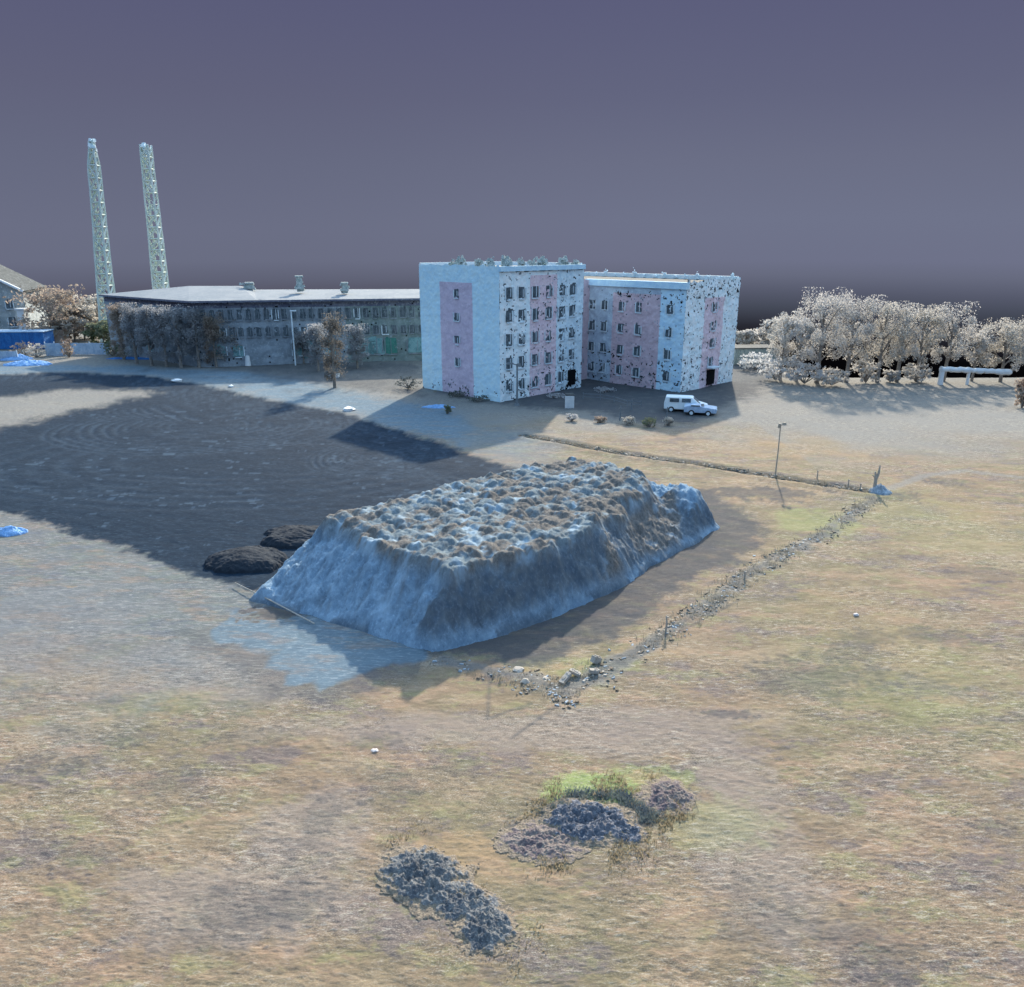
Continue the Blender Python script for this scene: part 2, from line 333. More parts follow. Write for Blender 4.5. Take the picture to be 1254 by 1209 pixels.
far = sst(66, 84, y+edge_l*16+np.where(x > 25, 6, 0)); mGy = np.maximum(mGy, far*1.0*(fbm(x*.22, y*.3, 80, 5, .6) > .18))
dap = dap+edge*1.6-teeth*.9; dy_ = sdf(x, y, YARD)+edge*4
yd = sst(-1.5, 2, dy_); mD = np.maximum(mD, yd*1.0); mD = np.maximum(mD, .7*sst(-1, 2, sdf(x, y, P((300, 462), (300, 445), (520, 447), (525, 487), (470, 480), (380, 470)))+edge*5)); mD = np.maximum(mD, .5*(1-sst(.2, 1.3, np.abs(dap+.4)))*(y < 33.5)*(x < -4)); mD = np.maximum(mD, blob(335, 748, 46, 13, s=90, amt=.9, rag=1.0))  # includes a dark rim round the apron, painted as the heap's cast shade
mF = np.clip(mF*(1-yd)*(1-.8*sst(-2, 2.5, dwed)), 0, 1); mB = np.maximum(mB, .7*sst(-2, 2.5, dwed))
mF = np.maximum(mF, .0*far*(fbm(x*.12, y*.2, 83, 4, .6) > .5)*(1-yd))
mound_gap = np.clip(sst(-.4, .3, -sdf(x, y, BASE)), 0, 1)
# cast shadow of the heap on its right, painted dark into the ground
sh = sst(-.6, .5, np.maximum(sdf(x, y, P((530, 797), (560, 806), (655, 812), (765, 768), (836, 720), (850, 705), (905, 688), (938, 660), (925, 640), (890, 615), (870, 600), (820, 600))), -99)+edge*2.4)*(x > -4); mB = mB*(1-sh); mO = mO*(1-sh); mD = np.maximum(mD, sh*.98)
# heights
z = height(x, y)
grass = (1-mS)*(1-.6*mF)
rough = smear(x, y, 91, 1.3)-.5
z += grass*rough*.07+grass*(fbm(x*3.6, y*5.4, 95, 4, .7)-.5)*.075
soilr = smear(x, y, 99, 1.2)-.5
# tyre arcs on the soil
c1 = at(235, 560); c2 = at(455, 575)
def arcs(cx, cy, r0, r1, per):
    r = np.hypot((x-cx), (y-cy)*1.0); m_ = sst(r0, r0+1.5, r)*(1-sst(r1-2, r1, r))
    return (.5+.5*np.sin(r*2*math.pi/per+edge_l*5))*m_
def loops(px_, py_, ax_, ay_, per, r0, r1):
    c_ = at(px_, py_); r = np.hypot((x-c_[0])/ax_, (y-c_[1])/ay_)+(edge_l*.9); return (.5+.5*np.sin(r*2*math.pi/per))**1.5*sst(r0, r0+.8, r)*(1-sst(r1-1.5, r1, r))
tr = np.maximum.reduce([loops(250, 520, 1.0, .8, 1.05, 3, 16), loops(470, 560, .8, .8, .8, 1.0, 9)*.9, loops(300, 560, 1.6, 1.0, 1.5, 5, 15)*.5, (.5+.5*np.sin(dsoil*2*math.pi/1.1))*(1-sst(5, 9, dsoil))*(y > 55)*.9])
tr *= 1.35*mS*sst(.25, .5, fbm(x*.3, y*.3, 120, 4))
z += mS*(soilr*.12-tr*.07)
trk = tr*.8*(fbm(x*2, y*2, 130, 3)-.1)
wh = (sst(.71, .75, fbm(x*.9+4, y*1.7, 140, 4, .6))*(fbm(x*.12, y*.12, 141, 3) > .48)+.14*sst(.60, .72, fbm(x*.9, y*6, 142, 4, .6))*sst(.5, .6, fbm(x*.2, y*.3, 143, 3)))*mS*sst(40, 48, y)*(1-sst(75, 95, y))
far_band = sst(-6, 2, x+30)*0
z -= (1-sst(0, .9, lined(x, y, DITCH2)))*.22
z += (1-sst(.2, 1.0, np.abs(lined(x, y, DITCH2)-.9)))*.12*(.5+dn)
z += (1-sst(0, .9, lined(x, y, DITCH)))*.12*dn
z -= .05*mS
z = np.where(sdf(x, y, BASE) > .5, -.35, z)
mD = np.maximum(mD, .34*np.clip(frg/.78, 0, 1)); dkp = blob(335, 748, 46, 13, s=90, amt=.9, rag=1.0); mF = mF*(1-dkp)  # shade painted over the frosted strip at left to dull it
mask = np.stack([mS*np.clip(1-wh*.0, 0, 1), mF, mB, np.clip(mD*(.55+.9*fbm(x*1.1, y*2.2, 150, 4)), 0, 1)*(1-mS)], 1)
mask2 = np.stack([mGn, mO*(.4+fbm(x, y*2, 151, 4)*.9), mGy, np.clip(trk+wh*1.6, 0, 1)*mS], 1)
# side slabs so that the sheet of ground has a thickness at its rim
idx = np.arange(NA*NR).reshape(NR, NA)
F = np.stack([idx[:-1, :-1], idx[:-1, 1:], idx[1:, 1:], idx[1:, :-1]], -1).reshape(-1, 4)
V = np.stack([x, y, z], 1)
fm_s = mS[F].mean(1) > .5; fm_r = (sst(-1.5, 2.0, droad)[F].mean(1) > .5) & ~fm_s & (x[F].mean(1) < 0)
def subset(name, sel):
    f = F[sel]; u, inv = np.unique(f, return_inverse=True)
    o = npmesh(name, V[u], inv.reshape(f.shape), MG, attrs={'mask': mask[u], 'mask2': mask2[u]}, smooth=True)
    return tag(o, kind='structure')
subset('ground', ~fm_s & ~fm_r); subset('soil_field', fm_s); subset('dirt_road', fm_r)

# ------------------------------------------------------------------ the big spoil heap
def mound_mat():
    m, t, b = newmat('frosted_earth', .95, .1)
    g = N(t, 'ShaderNodeNewGeometry').outputs['Position']
    A = N(t, 'ShaderNodeAttribute', attribute_name='mask'); sa = N(t, 'ShaderNodeSeparateColor'); L(t, A.outputs['Color'], sa.inputs[0])
    n1 = noise(t, g, 1.4, 6, .7); n2 = noise(t, g, 7, 6, .78, (1, 1, .4)); n3 = noise(t, g, 22, 3, .7)
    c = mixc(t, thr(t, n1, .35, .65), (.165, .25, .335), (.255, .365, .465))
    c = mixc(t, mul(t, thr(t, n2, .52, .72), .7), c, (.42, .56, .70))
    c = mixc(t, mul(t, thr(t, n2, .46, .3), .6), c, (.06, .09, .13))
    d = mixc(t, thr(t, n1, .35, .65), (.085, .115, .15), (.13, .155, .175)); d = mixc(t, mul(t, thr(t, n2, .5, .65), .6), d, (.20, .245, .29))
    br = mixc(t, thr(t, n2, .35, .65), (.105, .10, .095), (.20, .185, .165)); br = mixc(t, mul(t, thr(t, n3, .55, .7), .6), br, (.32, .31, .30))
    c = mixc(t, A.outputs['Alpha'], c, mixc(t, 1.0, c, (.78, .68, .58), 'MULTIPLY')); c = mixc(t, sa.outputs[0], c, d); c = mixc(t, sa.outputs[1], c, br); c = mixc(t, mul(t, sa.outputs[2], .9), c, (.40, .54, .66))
    L(t, c, b.inputs['Base Color'])
    bp = N(t, 'ShaderNodeBump'); bp.inputs['Strength'].default_value = .7; bp.inputs['Distance'].default_value = .15
    L(t, n2, bp.inputs['Height']); L(t, bp.outputs[0], b.inputs['Normal']); return m
MM = mound_mat()
nx, ny = 480, 400
gx, gy = np.meshgrid(np.linspace(MX0, MX1, nx), np.linspace(MY0, MY1, ny)); mxx, myy = gx.ravel(), gy.ravel()
wob = (fbm(mxx*.8, myy*.8, 200, 4)-.5)
db = sdf(mxx, myy, BASE)+wob*.5; dt = -sdf(mxx, myy, TOP)+wob*1.3
q = np.clip(db, 0, None)/(np.clip(db, 0, None)+np.clip(dt, 0, None)+1e-6)
hz = 3.05*q**.9
# notch and second shoulder at the far right end
notch = np.exp(-(((mxx-8.6)*.75+(myy-44.2)*-.66)/1.3)**2)*sst(-3, 3, (mxx-6)*.7+(myy-41)*.7)*(mxx > 5)
bump2 = 2.7*np.exp(-(((mxx-11.3)/1.5)**2+((myy-48.2)/2.0)**2))
hz = hz*(1-.28*notch*(q < 1))+bump2*sst(0, 1.2, db)*(q < .95)*(1-q)
# rows of tipped loads on top: worley lumps
def worley(X, Y, s):
    ix, iy = np.floor(X), np.floor(Y); best = np.full(X.shape, 9.); idn = np.zeros(X.shape)
    for i in (-1, 0, 1):
        for j in (-1, 0, 1):
            cx, cy = ix+i, iy+j; px_, py_ = cx+.2+.6*_h(cx, cy, s), cy+.2+.6*_h(cx, cy, s+1)
            d = (X-px_)**2+(Y-py_)**2; m_ = d < best; best = np.where(m_, d, best); idn = np.where(m_, _h(cx, cy, s+2), idn)
    return np.sqrt(best), idn
U = (mxx*.72+myy*.70); Vv = (-mxx*.70+myy*.72)
wd, wid = worley(U/.82+wob*.6, Vv/.9+wob*.5, 300)
topm = sst(.78, .98, q)
hz += topm*(np.clip(1-(wd*1.2)**2, 0, 1)*(.16+.30*wid))*1.0
hz += topm*(fbm(U*.35, Vv*.35, 315, 3)-.5)*.55
w2, i2 = worley(U/.5, Vv/.5, 340); hz += topm*np.clip(.6-w2, 0, 1)*.10
side = (1-topm)*sst(0, .6, db)
gul = fbm(mxx*1.2+myy*.4, myy*1.2-mxx*.4, 310, 4, .6)-.5
hz += side*gul*.75+side*(fbm(mxx*5, myy*5, 320, 4, .7)-.5)*.42+topm*(fbm(mxx*5, myy*5, 330, 4, .7)-.5)*.26
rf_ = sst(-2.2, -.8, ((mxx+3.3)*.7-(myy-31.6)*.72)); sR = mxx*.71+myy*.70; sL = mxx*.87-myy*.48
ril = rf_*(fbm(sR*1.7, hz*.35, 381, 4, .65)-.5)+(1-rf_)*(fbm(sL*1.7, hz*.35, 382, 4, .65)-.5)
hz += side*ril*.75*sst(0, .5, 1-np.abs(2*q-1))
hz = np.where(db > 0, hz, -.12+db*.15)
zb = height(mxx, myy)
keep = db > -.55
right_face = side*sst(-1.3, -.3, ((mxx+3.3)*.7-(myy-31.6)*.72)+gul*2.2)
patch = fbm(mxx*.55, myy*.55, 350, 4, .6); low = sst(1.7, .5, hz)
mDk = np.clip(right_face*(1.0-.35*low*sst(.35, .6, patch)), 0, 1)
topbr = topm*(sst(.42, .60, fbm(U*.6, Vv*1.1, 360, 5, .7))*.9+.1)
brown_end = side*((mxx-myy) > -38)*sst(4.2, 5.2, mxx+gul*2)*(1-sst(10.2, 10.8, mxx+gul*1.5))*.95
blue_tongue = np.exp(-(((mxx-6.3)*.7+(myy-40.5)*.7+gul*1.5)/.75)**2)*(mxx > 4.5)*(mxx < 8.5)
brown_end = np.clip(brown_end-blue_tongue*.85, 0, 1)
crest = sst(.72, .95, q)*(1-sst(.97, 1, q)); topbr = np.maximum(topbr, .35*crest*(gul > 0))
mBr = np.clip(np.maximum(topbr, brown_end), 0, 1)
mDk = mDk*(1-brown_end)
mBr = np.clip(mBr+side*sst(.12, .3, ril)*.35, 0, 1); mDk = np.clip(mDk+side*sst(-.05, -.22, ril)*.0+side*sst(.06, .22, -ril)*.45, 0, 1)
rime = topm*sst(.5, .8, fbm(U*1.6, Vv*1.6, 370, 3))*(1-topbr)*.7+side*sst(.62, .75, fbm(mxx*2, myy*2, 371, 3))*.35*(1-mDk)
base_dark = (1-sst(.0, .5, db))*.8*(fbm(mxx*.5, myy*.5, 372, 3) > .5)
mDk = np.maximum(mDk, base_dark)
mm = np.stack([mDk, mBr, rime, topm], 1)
ii = np.arange(nx*ny).reshape(ny, nx); MFc = np.stack([ii[:-1, :-1], ii[:-1, 1:], ii[1:, 1:], ii[1:, :-1]], -1).reshape(-1, 4)
MFc = MFc[keep[MFc].all(1)]; u_, inv_ = np.unique(MFc, return_inverse=True)
Vm = np.stack([mxx, myy, hz+zb], 1)
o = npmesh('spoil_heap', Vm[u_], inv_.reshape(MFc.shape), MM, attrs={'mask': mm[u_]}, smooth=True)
tag(o, 'large flat-topped heap of frosted earth with a lumpy top in the middle of the field', 'spoil heap')

def heap(name, px, py, rx, ry, h, mat, label, cat, seed, group=None, lump=1.0, fr=.22, rz=0, soft=False):
    """a low heap with a ragged rim; soft ones fade into the grass and break up towards their rim"""
    cx, cy = at(px, py); n = 150; q_ = 1.7 if soft else 1.25; u, v = np.meshgrid(np.linspace(-q_, q_, n), np.linspace(-q_, q_, n)); u = u.ravel(); v = v.ravel()
    ca, sa = math.cos(rz), math.sin(rz); X = (u*ca*rx-v*sa*ry); Y = (u*sa*rx+v*ca*ry)
    nz = fbm(u*1.7+seed, v*1.7, seed, 5, .65)-.5
    r = np.hypot(u, v)+nz*(1.1 if soft else .75)
    prof = np.clip(1-r, -.2, 1); wl, _ = worley(X/fr/1.6+seed, Y/fr/1.6, seed+5)
    if soft:
        fine = fbm(X*6, Y*6, seed+3, 5, .7)-.5
        k = sst(-.25, .55, 1-r); zz = h*k*(.55+fine*1.7+nz*1.3+np.clip(.8-wl, 0, 1)*.35); zz = np.where(k > .02, zz+.01, -.05); ok = k > .001
        core = np.clip(k*1.25+fine*1.5*(k > 0)-.1, 0, 1)
    else:
        zz = h*np.where(prof > 0, prof**.6, prof*.8)
        zz += lump*(prof > -.05)*np.clip(prof+.15, 0, 1)*(np.clip(.9-wl, 0, 1)*.35+(fbm(X*3.5, Y*3.5, seed+3, 4, .6)-.5)*.8)*h*.9
        ok = prof > -.12; zz = np.where(prof < -.02, zz-.04, zz); core = np.ones_like(zz)
    f = np.arange(n*n).reshape(n, n); f = np.stack([f[:-1, :-1], f[:-1, 1:], f[1:, 1:], f[1:, :-1]], -1).reshape(-1, 4); f = f[ok[f].all(1)]
    uu, iv = np.unique(f, return_inverse=True)
    gz = float(height(np.array([cx]), np.array([cy]))[0])
    o = npmesh(name, np.stack([X, Y, zz], 1)[uu], iv.reshape(f.shape), mat, smooth=True, attrs={'mask': np.stack([core]*4, 1)[uu]}); o.location = (cx, cy, gz)
    return tag(o, label, cat, group)
def rubmat(name, c1, c2, c3, fine=11):
    m = speck(name, c1, c2, 3.0, c3, .6, .5, fine=fine); t = m.node_tree; b = t.nodes['Principled BSDF']; src = b.inputs['Base Color'].links[0].from_socket
    A = N(t, 'ShaderNodeAttribute', attribute_name='mask'); g = N(t, 'ShaderNodeNewGeometry').outputs['Position']; n_ = noise(t, g, 6, 5, .75)
    n2 = noise(t, g, 18, 4, .75); gr = mixc(t, thr(t, n2, .4, .6), (.14, .115, .09), (.25, .205, .15))
    ad = N(t, 'ShaderNodeMath', operation='ADD'); L(t, n_, ad.inputs[0]); L(t, A.outputs['Fac'], ad.inputs[1])
    L(t, mixc(t, thr(t, ad.outputs[0], .82, 1.02), gr, src), b.inputs['Base Color']); return m
M_darkearth = speck('dark_earth', (.020, .030, .044), (.028, .04, .056), 1.5, (.04, .055, .07), .5, .3)
ALB = .78
M_rub = rubmat('weedy_rubble', (.11, .12, .135), (.20, .205, .205), (.44, .44, .42))
M_rub2 = rubmat('bluish_rubble', (.09, .11, .145), (.18, .185, .21), (.42, .45, .50))
M_rub3 = rubmat('reddish_rubble', (.15, .12, .13), (.24, .20, .18), (.42, .38, .32))
ALB = .65
M_weed = twig('frosted_weeds', (.15, .20, .25), (.24, .30, .30), 2.5, (.42, .47, .44), .6, fine=9)
heap('earth_pile', 303, 684, 2.3, 1.9, .75, M_darkearth, 'smooth black earth pile beside the left foot of the big heap', 'earth pile', 11, 'black earth piles', lump=.10)
heap('earth_pile', 370, 656, 2.6, 1.8, .7, M_darkearth, 'black earth pile behind the left slope of the big heap, the farther of two', 'earth pile', 12, 'black earth piles', lump=.10)
G_R = 'weedy rubble piles at the front of the field'
heap('rubble_pile', 522, 1074, 1.35, 1.05, .30, M_rub, 'dark grey weedy rubble pile at the front of the field, largest and leftmost', 'rubble pile', 21, G_R, fr=.16, rz=-.5, soft=True)
heap('rubble_pile', 566, 1104, .85, .65, .20, M_rub, 'grey rubble pile in the middle of the nearest diagonal row of three', 'rubble pile', 26, G_R, fr=.13, soft=True)
heap('rubble_pile', 596, 1138, .78, .75, .22, M_rub, 'small grey rubble pile with pale chips nearest to the camera', 'rubble pile', 22, G_R, fr=.13, soft=True)
heap('rubble_pile', 718, 1008, 1.4, .95, .32, M_rub2, 'blue-purple rubble pile inside the green weed ring', 'rubble pile', 23, G_R, fr=.16, soft=True)
heap('rubble_pile', 770, 1022, .5, .4, .16, M_rub2, 'small dark purple rubble pile touching the right end of the blue-purple one', 'rubble pile', 27, G_R, fr=.12, soft=True)
heap('rubble_pile', 664, 1030, 1.1, .8, .14, M_rub3, 'low reddish rubble scatter left of the blue-purple pile', 'rubble pile', 24, G_R, fr=.12, soft=True)
heap('rubble_pile', 815, 976, .8, .8, .16, M_rub3, 'low reddish-dark rubble patch right of the green weed ring', 'rubble pile', 25, G_R, fr=.12, soft=True)
cx, cy = at(735, 1004); rng = random.Random(5); vs = []; fs = []
for i in range(6000):
    a = math.radians(rng.uniform(-10, 190)); r = 1.5+rng.gauss(0, .2)+.12*math.sin(a*7); px_, py_ = cx+math.cos(a)*r*1.05, cy+math.sin(a)*r*.8
    k = float(vn(np.array([px_*3]), np.array([py_*3]), 77)[0])
    h_ = rng.uniform(.02, .05+.16*k); w_ = rng.uniform(.012, .035); t_ = rng.uniform(0, 6.3); lx, ly = rng.gauss(0, .07), rng.gauss(0, .07); b = len(vs)
    vs += [(px_-math.cos(t_)*w_, py_-math.sin(t_)*w_, -.03), (px_+math.cos(t_)*w_, py_+math.sin(t_)*w_, -.03), (px_+lx, py_+ly, h_)]; fs.append((b, b+1, b+2))
o = npmesh('weed_ring', vs, fs, M_weed); tag(o, 'ring of frosted green weeds round the blue-purple rubble pile', 'weeds', kind='stuff')
# ------------------------------------------------------------------ walls of buildings
ALB = 1.1
SMUDGE = speck('weathered_smudge', (.17, .21, .25), (.30, .35, .39), 2, (.45, .5, .53), .5)
HOLE = speck('missing_surface', (.002, .002, .003), (.003, .003, .004), 2)
def wallmat(name, c1, c2, c3, amt=.7, sc=1.2, fine=4.5):
    return speck(name, c1, c2, sc, c3, amt, .25, fine=fine)
M_pblue = wallmat('pale_blue_render', (.52, .74, .86), (.60, .79, .88), (.74, .87, .92), .5)
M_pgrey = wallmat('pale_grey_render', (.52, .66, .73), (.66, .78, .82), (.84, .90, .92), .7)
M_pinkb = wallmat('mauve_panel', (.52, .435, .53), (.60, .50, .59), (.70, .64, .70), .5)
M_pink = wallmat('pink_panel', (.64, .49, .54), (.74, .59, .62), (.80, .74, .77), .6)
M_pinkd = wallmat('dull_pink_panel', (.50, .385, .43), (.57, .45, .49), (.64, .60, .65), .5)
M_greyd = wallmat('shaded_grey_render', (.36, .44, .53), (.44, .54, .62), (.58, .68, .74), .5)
M_blue2 = wallmat('sky_blue_render', (.44, .65, .80), (.54, .74, .85), (.70, .84, .90), .5)
M_white = wallmat('chalky_white', (.68, .80, .83), (.80, .87, .88), (.90, .92, .92), .6)
ALB = .48
M_roofw = wallmat('pale_roofing', (.40, .46, .51), (.48, .53, .57), (.60, .64, .66), .6, .25, 1.5)
M_roofg = wallmat('grey_roofing', (.12, .135, .14), (.17, .19, .19), (.28, .31, .31), .6, .6, 3)
ALB = 1.0
M_glass = speck('dark_window_glass', (.055, .075, .09), (.10, .13, .15), 1.5, (.25, .31, .35), .6, rough=.35)
M_frame = speck('white_window_frame', (.55, .66, .72), (.68, .76, .8), 3, (.8, .85, .86), .5)
M_vent = wallmat('mossy_vent', (.28, .34, .33), (.42, .47, .46), (.70, .78, .76), .7, 2, 6)
M_brown = speck('dark_bush_green', (.07, .085, .08), (.12, .13, .11), 2, (.2, .2, .16), .5)
ALB = 1.0
WI = 0
def wall(parent, p0, p1, z0, z1, mats, zonef, holef, jit=.06, cell=.13, name='wall', ragtop=.12, topf=None):
    """rough scanned wall from p0 to p1, outside on its right-hand side; zonef(s, z) picks the material, holef the chance of a gap"""
    global WI; WI += 1
    dx, dy = p1[0]-p0[0], p1[1]-p0[1]; Ln = math.hypot(dx, dy); dx /= Ln; dy /= Ln; nxn, nyn = dy, -dx
    nu = max(2, int(Ln/cell)); nv = max(2, int((z1-z0)/cell))
    u, v = np.meshgrid(np.linspace(0, Ln, nu+1), np.linspace(0, 1, nv+1)); s = u.ravel(); zv = z0+v.ravel()*((z1 if topf is None else topf(s))-z0)
    zv = zv+(v.ravel() > .999)*(vn(s*2.2, s*0, 900+WI)-.5)*ragtop*2
    off = (fbm(s*.9, zv*.9, 910+WI, 4, .6)-.5)*jit*2.2+(vn(s*6, zv*6, 920+WI)-.5)*jit
    X = p0[0]+dx*s+nxn*off; Y = p0[1]+dy*s+nyn*off
    f = np.arange((nu+1)*(nv+1)).reshape(nv+1, nu+1); f = np.stack([f[:-1, :-1], f[:-1, 1:], f[1:, 1:], f[1:, :-1]], -1).reshape(-1, 4)
    sc, zc = s[f].mean(1), zv[f].mean(1); mi = zonef(sc, zc).astype(int)
    nz = fbm(sc*2.6, zc*3.0, 930+WI, 4, .75)+.012; hf = holef(sc, zc)
    mi = np.where(nz < hf, len(mats), mi); mi = np.where((nz >= hf) & (nz < hf+.035) & (hf > 0), len(mats)+1, mi)
    return npmesh(name, np.stack([X, Y, zv], 1), f, list(mats)+[HOLE, SMUDGE], mi, parent=parent)
def window(parent, p, d, zc, w, h, seed, frame=M_frame, glass=M_glass, out=.07, rag=True):
    """white surround with glazing bars and a dark pane, on the wall through p running along d"""
    nxn, nyn = d[1], -d[0]; r = random.Random(seed); rz = math.atan2(d[1], d[0]); m = MB(); t = .13
    j = lambda: r.uniform(-.08, .08) if rag else 0
    def bx(m_, s, z_, sw, sh, o_, th, tx=0): m_.box((p[0]+d[0]*s+nxn*o_, p[1]+d[1]*s+nyn*o_, z_), (sw, th, sh), rz, tx=tx)
    if r.random() < .8: bx(m, -w/2+j(), zc+j(), t, h*r.uniform(.6, 1), out, .08)
    if r.random() < .9: bx(m, w/2+j(), zc+j(), t, h*r.uniform(.7, 1), out, .08)
    bx(m, j(), zc-h/2+j(), w*r.uniform(.5, 1.1), t, out+.02, .12)
    bx(m, .12+j(), zc+j(), t*.6, h*r.uniform(.5, .9), out-.01, .06)
    fr = m.build('window', frame, parent)
    g = MB(); bx(g, -.02, zc+.02, w-t*2, h-t*2, out-.055, .05, .12)
    for i in range(5 if rag else 0): bx(g, r.uniform(-.4, .4)*w, zc+r.uniform(-.5, .5)*h, w*r.uniform(.12, .35), h*r.uniform(.08, .3), out-.05+i*.003, .05, r.uniform(0, .5))
    g.build('pane', glass, fr)
    return fr
ca_ = math.radians(45); AX = (math.cos(ca_), math.sin(ca_)); BX = (-AX[1], AX[0]); C0 = (-1.4, 89.7)
def G(a, b): return (C0[0]+AX[0]*a+BX[0]*b, C0[1]+AX[1]*a+BX[1]*b)
apt = thing('apartment_building', 'tall pale blue and pink block of flats with a lower wing at right', 'apartment building', (*G(8, 5), 0))
apt.location = (0, 0, 0)
HB, HW_ = 15.3, 13.35
LA, LB = 14.6, 14.3
nohole = lambda s, z: np.full(s.shape, -1.)
zz0 = -.4
# front block, left face (from far left corner to the near corner)
wall(apt, G(0, LB), G(0, 0), zz0, HB, [M_pblue, M_pinkb], lambda s, z: ((s > 3.9) & (s < 9.8) & (z < 13.3)), lambda s, z: np.where(z < 2.6, .30*(1-z/2.6*.4)+.08*((s > 4) & (s < 9) & (z < 1.7)), -1) - .0)
for k, zc in enumerate((12.1, 9.35, 6.65, 3.95)):
    window(apt, G(0, LB-6.95), (-BX[0], -BX[1]), zc, .95, 1.1, 40+k)
# front block, right face
def zR(s, z): return np.where((s > 5.0) & (s < 9.7) & (z < 14.2), 1, np.where(s > 9.7, 2, 0))
wall(apt, G(0, 0), G(LA, 0), zz0, HB-.6, [M_white, M_pink, M_pgrey], zR, lambda s, z: np.where(z < 5, .36-.02*z+.07*((s > 10) & (z < 3.4)), .30), jit=.09)
cols = [1.5, 3.55, 5.85, 8.2, 10.6, 12.5]
for ri, zc in enumerate((12.3, 9.75, 7.1, 4.4, 1.75)):
    for ci, s in enumerate(cols):
        window(apt, G(s, 0), AX, zc, 1.25, 1.5, 100+ri*10+ci)
# other faces
plain = [M_pgrey]; z0f = lambda s, z: np.zeros(s.shape)
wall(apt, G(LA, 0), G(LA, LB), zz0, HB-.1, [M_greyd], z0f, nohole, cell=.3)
wall(apt, G(LA, LB), G(0, LB), zz0, HB-.1, [M_pblue], z0f, nohole, cell=.5)
# connector
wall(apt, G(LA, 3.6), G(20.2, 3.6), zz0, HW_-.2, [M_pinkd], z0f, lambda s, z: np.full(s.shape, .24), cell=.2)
# wing, long wall facing left
W1b = -11.4
def zW(s, z): return np.where((s > 4.6) & (s < 11.9) & (z < 11.7), 1, np.where(s > 11.9, 2, 0))
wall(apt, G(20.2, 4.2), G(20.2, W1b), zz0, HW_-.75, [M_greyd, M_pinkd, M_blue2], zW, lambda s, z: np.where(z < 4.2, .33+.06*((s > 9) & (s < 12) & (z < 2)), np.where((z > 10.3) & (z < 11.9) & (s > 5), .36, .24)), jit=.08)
dW = (-BX[0], -BX[1])
for ri, zc in enumerate((10.0, 7.25, 4.5, 1.8)):
    for ci, s in enumerate((1.2, 3.2, 6.0, 8.75, 13.4)):
        window(apt, G(20.2, 4.2-s), dW, zc, 1.15, 1.35, 300+ri*10+ci)
wall(apt, G(20.2, LB), G(20.2, 4.2), zz0, HW_-.2, [M_greyd], z0f, nohole, cell=.5)
# wing, end wall facing right-front
def zE(s, z): return np.where((s > 4.3) & (s < 8.9) & (z < 11.3), 1, 0)
wall(apt, G(20.2, W1b), G(32.7, W1b), zz0, HW_, [M_white, M_pink], zE, lambda s, z: np.where(z < 4, .335, np.where(z > 11.2, .38, .30)), jit=.12, ragtop=.25)
for ri, zc in enumerate((10.0, 7.7, 5.6, 3.2)):
    window(apt, G(26.8, W1b), AX, zc, 1.3, 1.3, 400+ri)
d_ = MB(); d_.box((*G(26.9, W1b-.12), 1.2), (1.7, .2, 1.9), ca_); d_.build('door', HOLE, apt)
d_ = MB(); d_.box((*G(26.9, W1b-.5), 2.5), (1.9, 1.0, .18), ca_); d_.build('canopy', M_frame, apt)
d_ = MB(); d_.box((*G(12.6, -.1), 1.5), (1.3, .2, 1.9), ca_); d_.build('door', HOLE, apt)
wall(apt, G(32.7, W1b), G(32.7, LB), zz0, HW_, [M_pgrey], z0f, nohole, cell=.5)
wall(apt, G(32.7, LB), G(20.2, LB), zz0, HW_, [M_pgrey], z0f, nohole, cell=.5)
def slab(name, a0, a1, b0, b1, z0, z1, mat, parent, ov=.15):
    c = G((a0+a1)/2, (b0+b1)/2); m = MB(); m.box((*c, (z0+z1)/2), (a1-a0+2*ov, b1-b0+2*ov, z1-z0), ca_); return m.build(name, mat, parent)
roof = slab('roof', 0, LA, 0, LB, HB-.62, HB-.35, M_roofw, apt, -.12)
slab('cornice', 0, LA, -.18, .1, HB-.6, HB-.05, M_blue2, apt, .06)
slab('parapet', 0, LA, LB-.4, LB-.1, HB-.35, HB+.15, M_white, apt, 0)
slab('parapet', LA-.3, LA, .3, LB-.4, HB-.35, HB+.12, M_white, apt, 0)
slab('roof', 20.2, 32.7, W1b, LB, HW_-.5, HW_-.28, M_roofg, apt, -.12)
slab('cornice', 20.0, 20.6, W1b, 4.2, HW_-.9, HW_-.1, M_blue2, apt, .06)
slab('parapet', 32.2, 32.6, W1b+.2, LB, HW_-.28, HW_+.3, M_white, apt, 0)
slab('parapet', 20.8, 32.2, LB-.5, LB-.2, HW_-.28, HW_+.3, M_white, apt, 0)
slab('roof', LA, 20.2, 3.8, LB, HW_-.7, HW_-.4, M_roofg, apt, 0)
slab('interior_core', .6, LA-.6, .6, LB-.6, 0, HB-1, HOLE, apt, 0)
def lumpcluster(name, parent, cx, cy, z, w, h, seed, mat, n=26):
    """a roof vent with ragged outline"""
    r = random.Random(seed); m = MB(); m.box((cx, cy, z+h*.35), (w*.5, w*.5, h*.7), r.random())
    for i in range(n):
        s_ = r.uniform(.12, .32)*w; m.box((cx+r.gauss(0, w*.22), cy+r.gauss(0, w*.22), z+abs(r.gauss(h*.55, h*.25))), (s_, s_, s_*r.uniform(.6, 1.3)), r.random()*3, tx=.4)
    return m.build(name, mat, parent)
